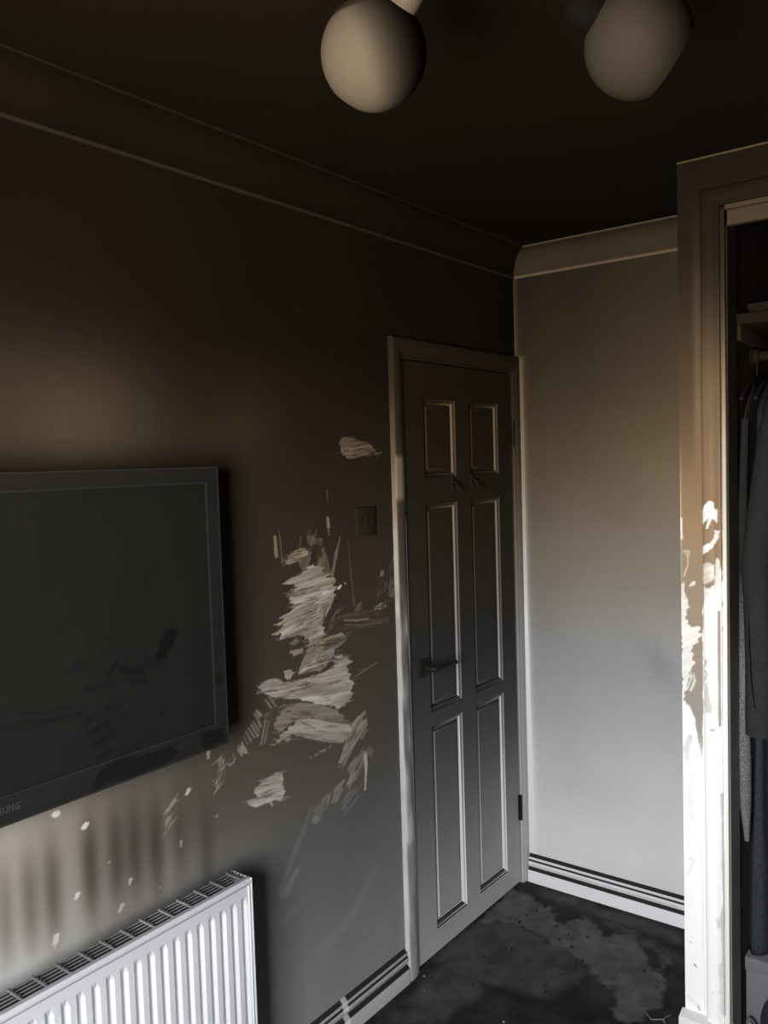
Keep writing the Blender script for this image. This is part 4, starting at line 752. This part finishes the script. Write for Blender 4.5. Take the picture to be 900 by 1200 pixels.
def hanger(x, parent):
    bm = bmesh.new()
    hook = [(x, -.30+.0165*math.sin(a), 1.944+.0165*math.cos(a)) for a in np.linspace(-2.2, 1.6, 12)]
    hook = [(x, -.30, 1.885), (x, -.30, 1.915)]+[(x, -.30+.0185*math.sin(a), 1.944+.0185*math.cos(a)) for a in np.linspace(2.9, -1.9, 14)]
    add_tube(bm, hook, .0022, 8)
    add_tube(bm, [(x, -.47, 1.815), (x, -.40, 1.855), (x, -.30, 1.885), (x, -.20, 1.855), (x, -.13, 1.815)], .006, 8)
    return bm_obj('hanger', bm, M_dark, parent, True)
M_knit = fabric('grey_knit', (.07, .07, .067), (.24, .24, .232), 420, bump=1.0, zs=(1.05, 1.35, .93))
M_jack = fabric('dark_grey_jacket_cloth', (.021, .022, .0215), (.027, .028, .0275), 60, bump=.15)
M_navy = fabric('navy_wool', (.014, .017, .025), (.060, .066, .080), 520, bump=1.0)
# knitted cardigan
kn = tag(empty('knit_cardigan', (.951, -.3, .6)), 'light grey knitted cardigan hanging leftmost against the wardrobe side', 'cardigan')
V, F = garment_mesh(.9505, [(1.86, -.34, -.26, .005), (1.78, -.43, -.17, .008), (1.60, -.45, -.12, .009), (1.2, -.455, -.10, .009), (.9, -.455, -.10, .009), (.62, -.45, -.12, .009)], 1, fold=.001)
mk('cardigan_body', V, F, M_knit, kn, True)
bm = bmesh.new(); add_tube(bm, [(.953, -.44, 1.76), (.953, -.475, 1.5), (.955, -.480, 1.2), (.955, -.482, 1.02), (.957, -.482, .80), (.958, -.480, .68), (.961, -.478, .575)], [.010, .013, .013, .014, .018, .016, .006], 14)
bm_obj('sleeve', bm, M_knit, kn, True); hanger(.9505, kn)
# long wool coat
co = tag(empty('wool_coat', (.988, -.3, .25)), 'long dark navy wool coat hanging behind the grey jacket', 'coat')
V, F = garment_mesh(.988, [(1.86, -.35, -.25, .010), (1.78, -.43, -.17, .016), (1.55, -.44, -.12, .018), (1.1, -.45, -.10, .019), (.88, -.46, -.10, .020), (.60, -.475, -.09, .028), (.54, -.478, -.09, .036), (.25, -.485, -.08, .042)], 2, fold=.004)
mk('coat_body', V, F, M_navy, co, True)
bm = bmesh.new(); add_tube(bm, [(.988, -.15, 1.72), (.988, -.10, 1.4), (.988, -.085, 1.1), (.988, -.09, .82)], [.016, .018, .018, .016], 14)
bm_obj('sleeve', bm, M_navy, co, True); hanger(.988, co)
# grey jacket in front
ja = tag(empty('grey_jacket', (1.048, -.3, .88)), 'dark grey smooth jacket hanging at the right edge of the photograph', 'jacket')
V, F = garment_mesh(1.050, [(1.87, -.36, -.24, .012), (1.80, -.44, -.16, .020), (1.6, -.47, -.12, .026), (1.2, -.485, -.10, .028), (.88, -.49, -.10, .028)], 3, fold=.005)
mk('jacket_body', V, F, M_jack, ja, True)
slv = [(1.052, -.46, 1.835), (1.046, -.515, 1.79), (1.038, -.528, 1.70), (1.031, -.535, 1.61), (1.015, -.54, 1.46), (1.004, -.54, 1.37), (1.008, -.54, 1.27), (1.012, -.54, 1.09), (1.011, -.54, .96), (1.010, -.537, .905)]
bm = bmesh.new(); add_tube(bm, slv, [.012, .024, .033, .036, .037, .038, .036, .036, .036, .035], 20)
sl_ = bm_obj('sleeve', bm, M_jack, ja, True)
tube('crease_shade', [(.992, -.571, 1.26), (.995, -.573, 1.15), (1.0, -.5735, 1.05), (1.008, -.5755, .985)], [.0008, .0022, .0026, .0014], plain('crease_shade_dark', (.006, .006, .007), .9, spec=.02), sl_, 6)  # thin dark tube stands in for the shaded crease of a sleeve fold
tube('collar', [(1.05, -.36, 1.86), (1.035, -.33, 1.885), (1.03, -.29, 1.895), (1.035, -.25, 1.885)], .014, M_jack, ja, 10); hanger(1.05, ja)
# things on the wardrobe floor and shelf
def crumple(name, c, s, mat, label, cat, seed):
    bm = bmesh.new(); bmesh.ops.create_icosphere(bm, subdivisions=4, radius=1.0); rnd = random.Random(seed)
    dirs = [(Vector((rnd.gauss(0, 1), rnd.gauss(0, 1), rnd.gauss(0, 1))).normalized(), rnd.uniform(3, 8), rnd.uniform(0, 6)) for _ in range(7)]
    for v in bm.verts:
        n = v.co.copy(); d = sum(math.sin(n.dot(a)*f+p_) for a, f, p_ in dirs)*.055
        q = n*(1+d); q.z = max(q.z, -.55)
        v.co = Vector((c[0]+q.x*s[0], c[1]+q.y*s[1], c[2]+(q.z+.55)*s[2]))
    o = bm_obj(name, bm, mat, None, True, 60); return tag(o, label, cat)
M_bag = plain('grey_card', (.13, .135, .145), .8, 0, 30, .12)
bx_ = tag(empty('storage_box', (1.0, -.3, 0)), 'plain pale grey storage box on the wardrobe floor under the wool coat', 'box')
box('box_body', .950, 1.22, -.455, -.14, .0, .205, M_bag, bx_, .003); box('box_lid', .9475, 1.2225, -.4575, -.1375, .185, .225, M_bag, bx_, .003)
M_rag = plain('grey_cloth', (.13, .13, .14), .9, 0, 60, .5, .4)
crumple('crumpled_cloth', (.972, -.490, .0), (.017, .020, .040), M_rag, 'crumpled grey cloth on the wardrobe floor below the storage box', 'cloth', 4)
crumple('white_rag', (.972, -.535, .0), (.020, .020, .024), plain('pale_cloth', (.35, .36, .38), .9, 0, 60, .4, .4), 'pale crumpled rag at the very bottom beside the wardrobe jamb', 'cloth', 5)
crumple('dark_bundle', (1.050, -.525, .0), (.055, .042, .105), plain('black_cloth', (.012, .013, .017), .95, 0, 60, .4, .4), 'dark bundled garment on the wardrobe floor in front of the storage box', 'clothing', 9)
sb_ = tag(empty('shelf_box', (1.02, -.33, 2.042)), 'flat sooty box lying on the wardrobe shelf', 'box')
box('box_base', .968, 1.20, -.46, -.15, 2.0425, 2.062, M_shelf, sb_, .002); box('box_lid', .965, 1.203, -.463, -.147, 2.058, 2.072, M_shelf, sb_, .002)

# ------------------------------------------------------------------ debris on the carpet
M_wire = plain('pale_wire', (.16, .16, .155), .7)
wr = bmesh.new()
add_tube(wr, [(.690, -.545, .004), (.712, -.566, .005), (.740, -.552, .008), (.749, -.515, .004)], .0018, 6); add_tube(wr, [(.742, -.549, .008), (.751, -.560, .004)], [.003, .0015], 6)
tag(bm_obj('wire_scrap', wr, M_wire, None, True), 'thin pale bent wire scrap on the carpet beside the wardrobe plinth', 'debris')
M_flk = plain('pale_flake', (.2, .2, .195), .8); M_char = plain('char_crumb', (.006, .006, .006), .9)
def flake(x, y, s, mat, name, seed):
    rnd = random.Random(seed); n = 7
    top = [(x+s*math.cos(6.283*k/n)*rnd.uniform(.5, 1), y+s*math.sin(6.283*k/n)*rnd.uniform(.5, 1), .001+s*rnd.uniform(.25, .6)) for k in range(n)]
    V = top+[(a, b_, .0) for a, b_, c_ in top]; F = [tuple(range(n)), tuple(range(2*n-1, n-1, -1))]+[(k, (k+1) % n, n+(k+1) % n, n+k) for k in range(n)]
    return mk(name, V, F, mat)
for i, (x, y, s) in enumerate([(.035, -.765, .005), (.078, -.828, .003), (.358, -.818, .005), (.46, -.52, .002)]):
    tag(flake(x, y, s, M_flk, 'plaster_flake', i), 'tiny pale plaster flake lying on the burnt carpet', 'debris', 'plaster flakes on the carpet')
rnd = random.Random(12)
for i in range(26):
    x, y = rnd.uniform(.12, .62), rnd.uniform(-.72, -.15)
    tag(flake(x, y, rnd.uniform(.003, .008), M_char, 'char_crumb', 50+i), 'small black char crumb lying on the burnt carpet', 'debris', 'char crumbs on the carpet')
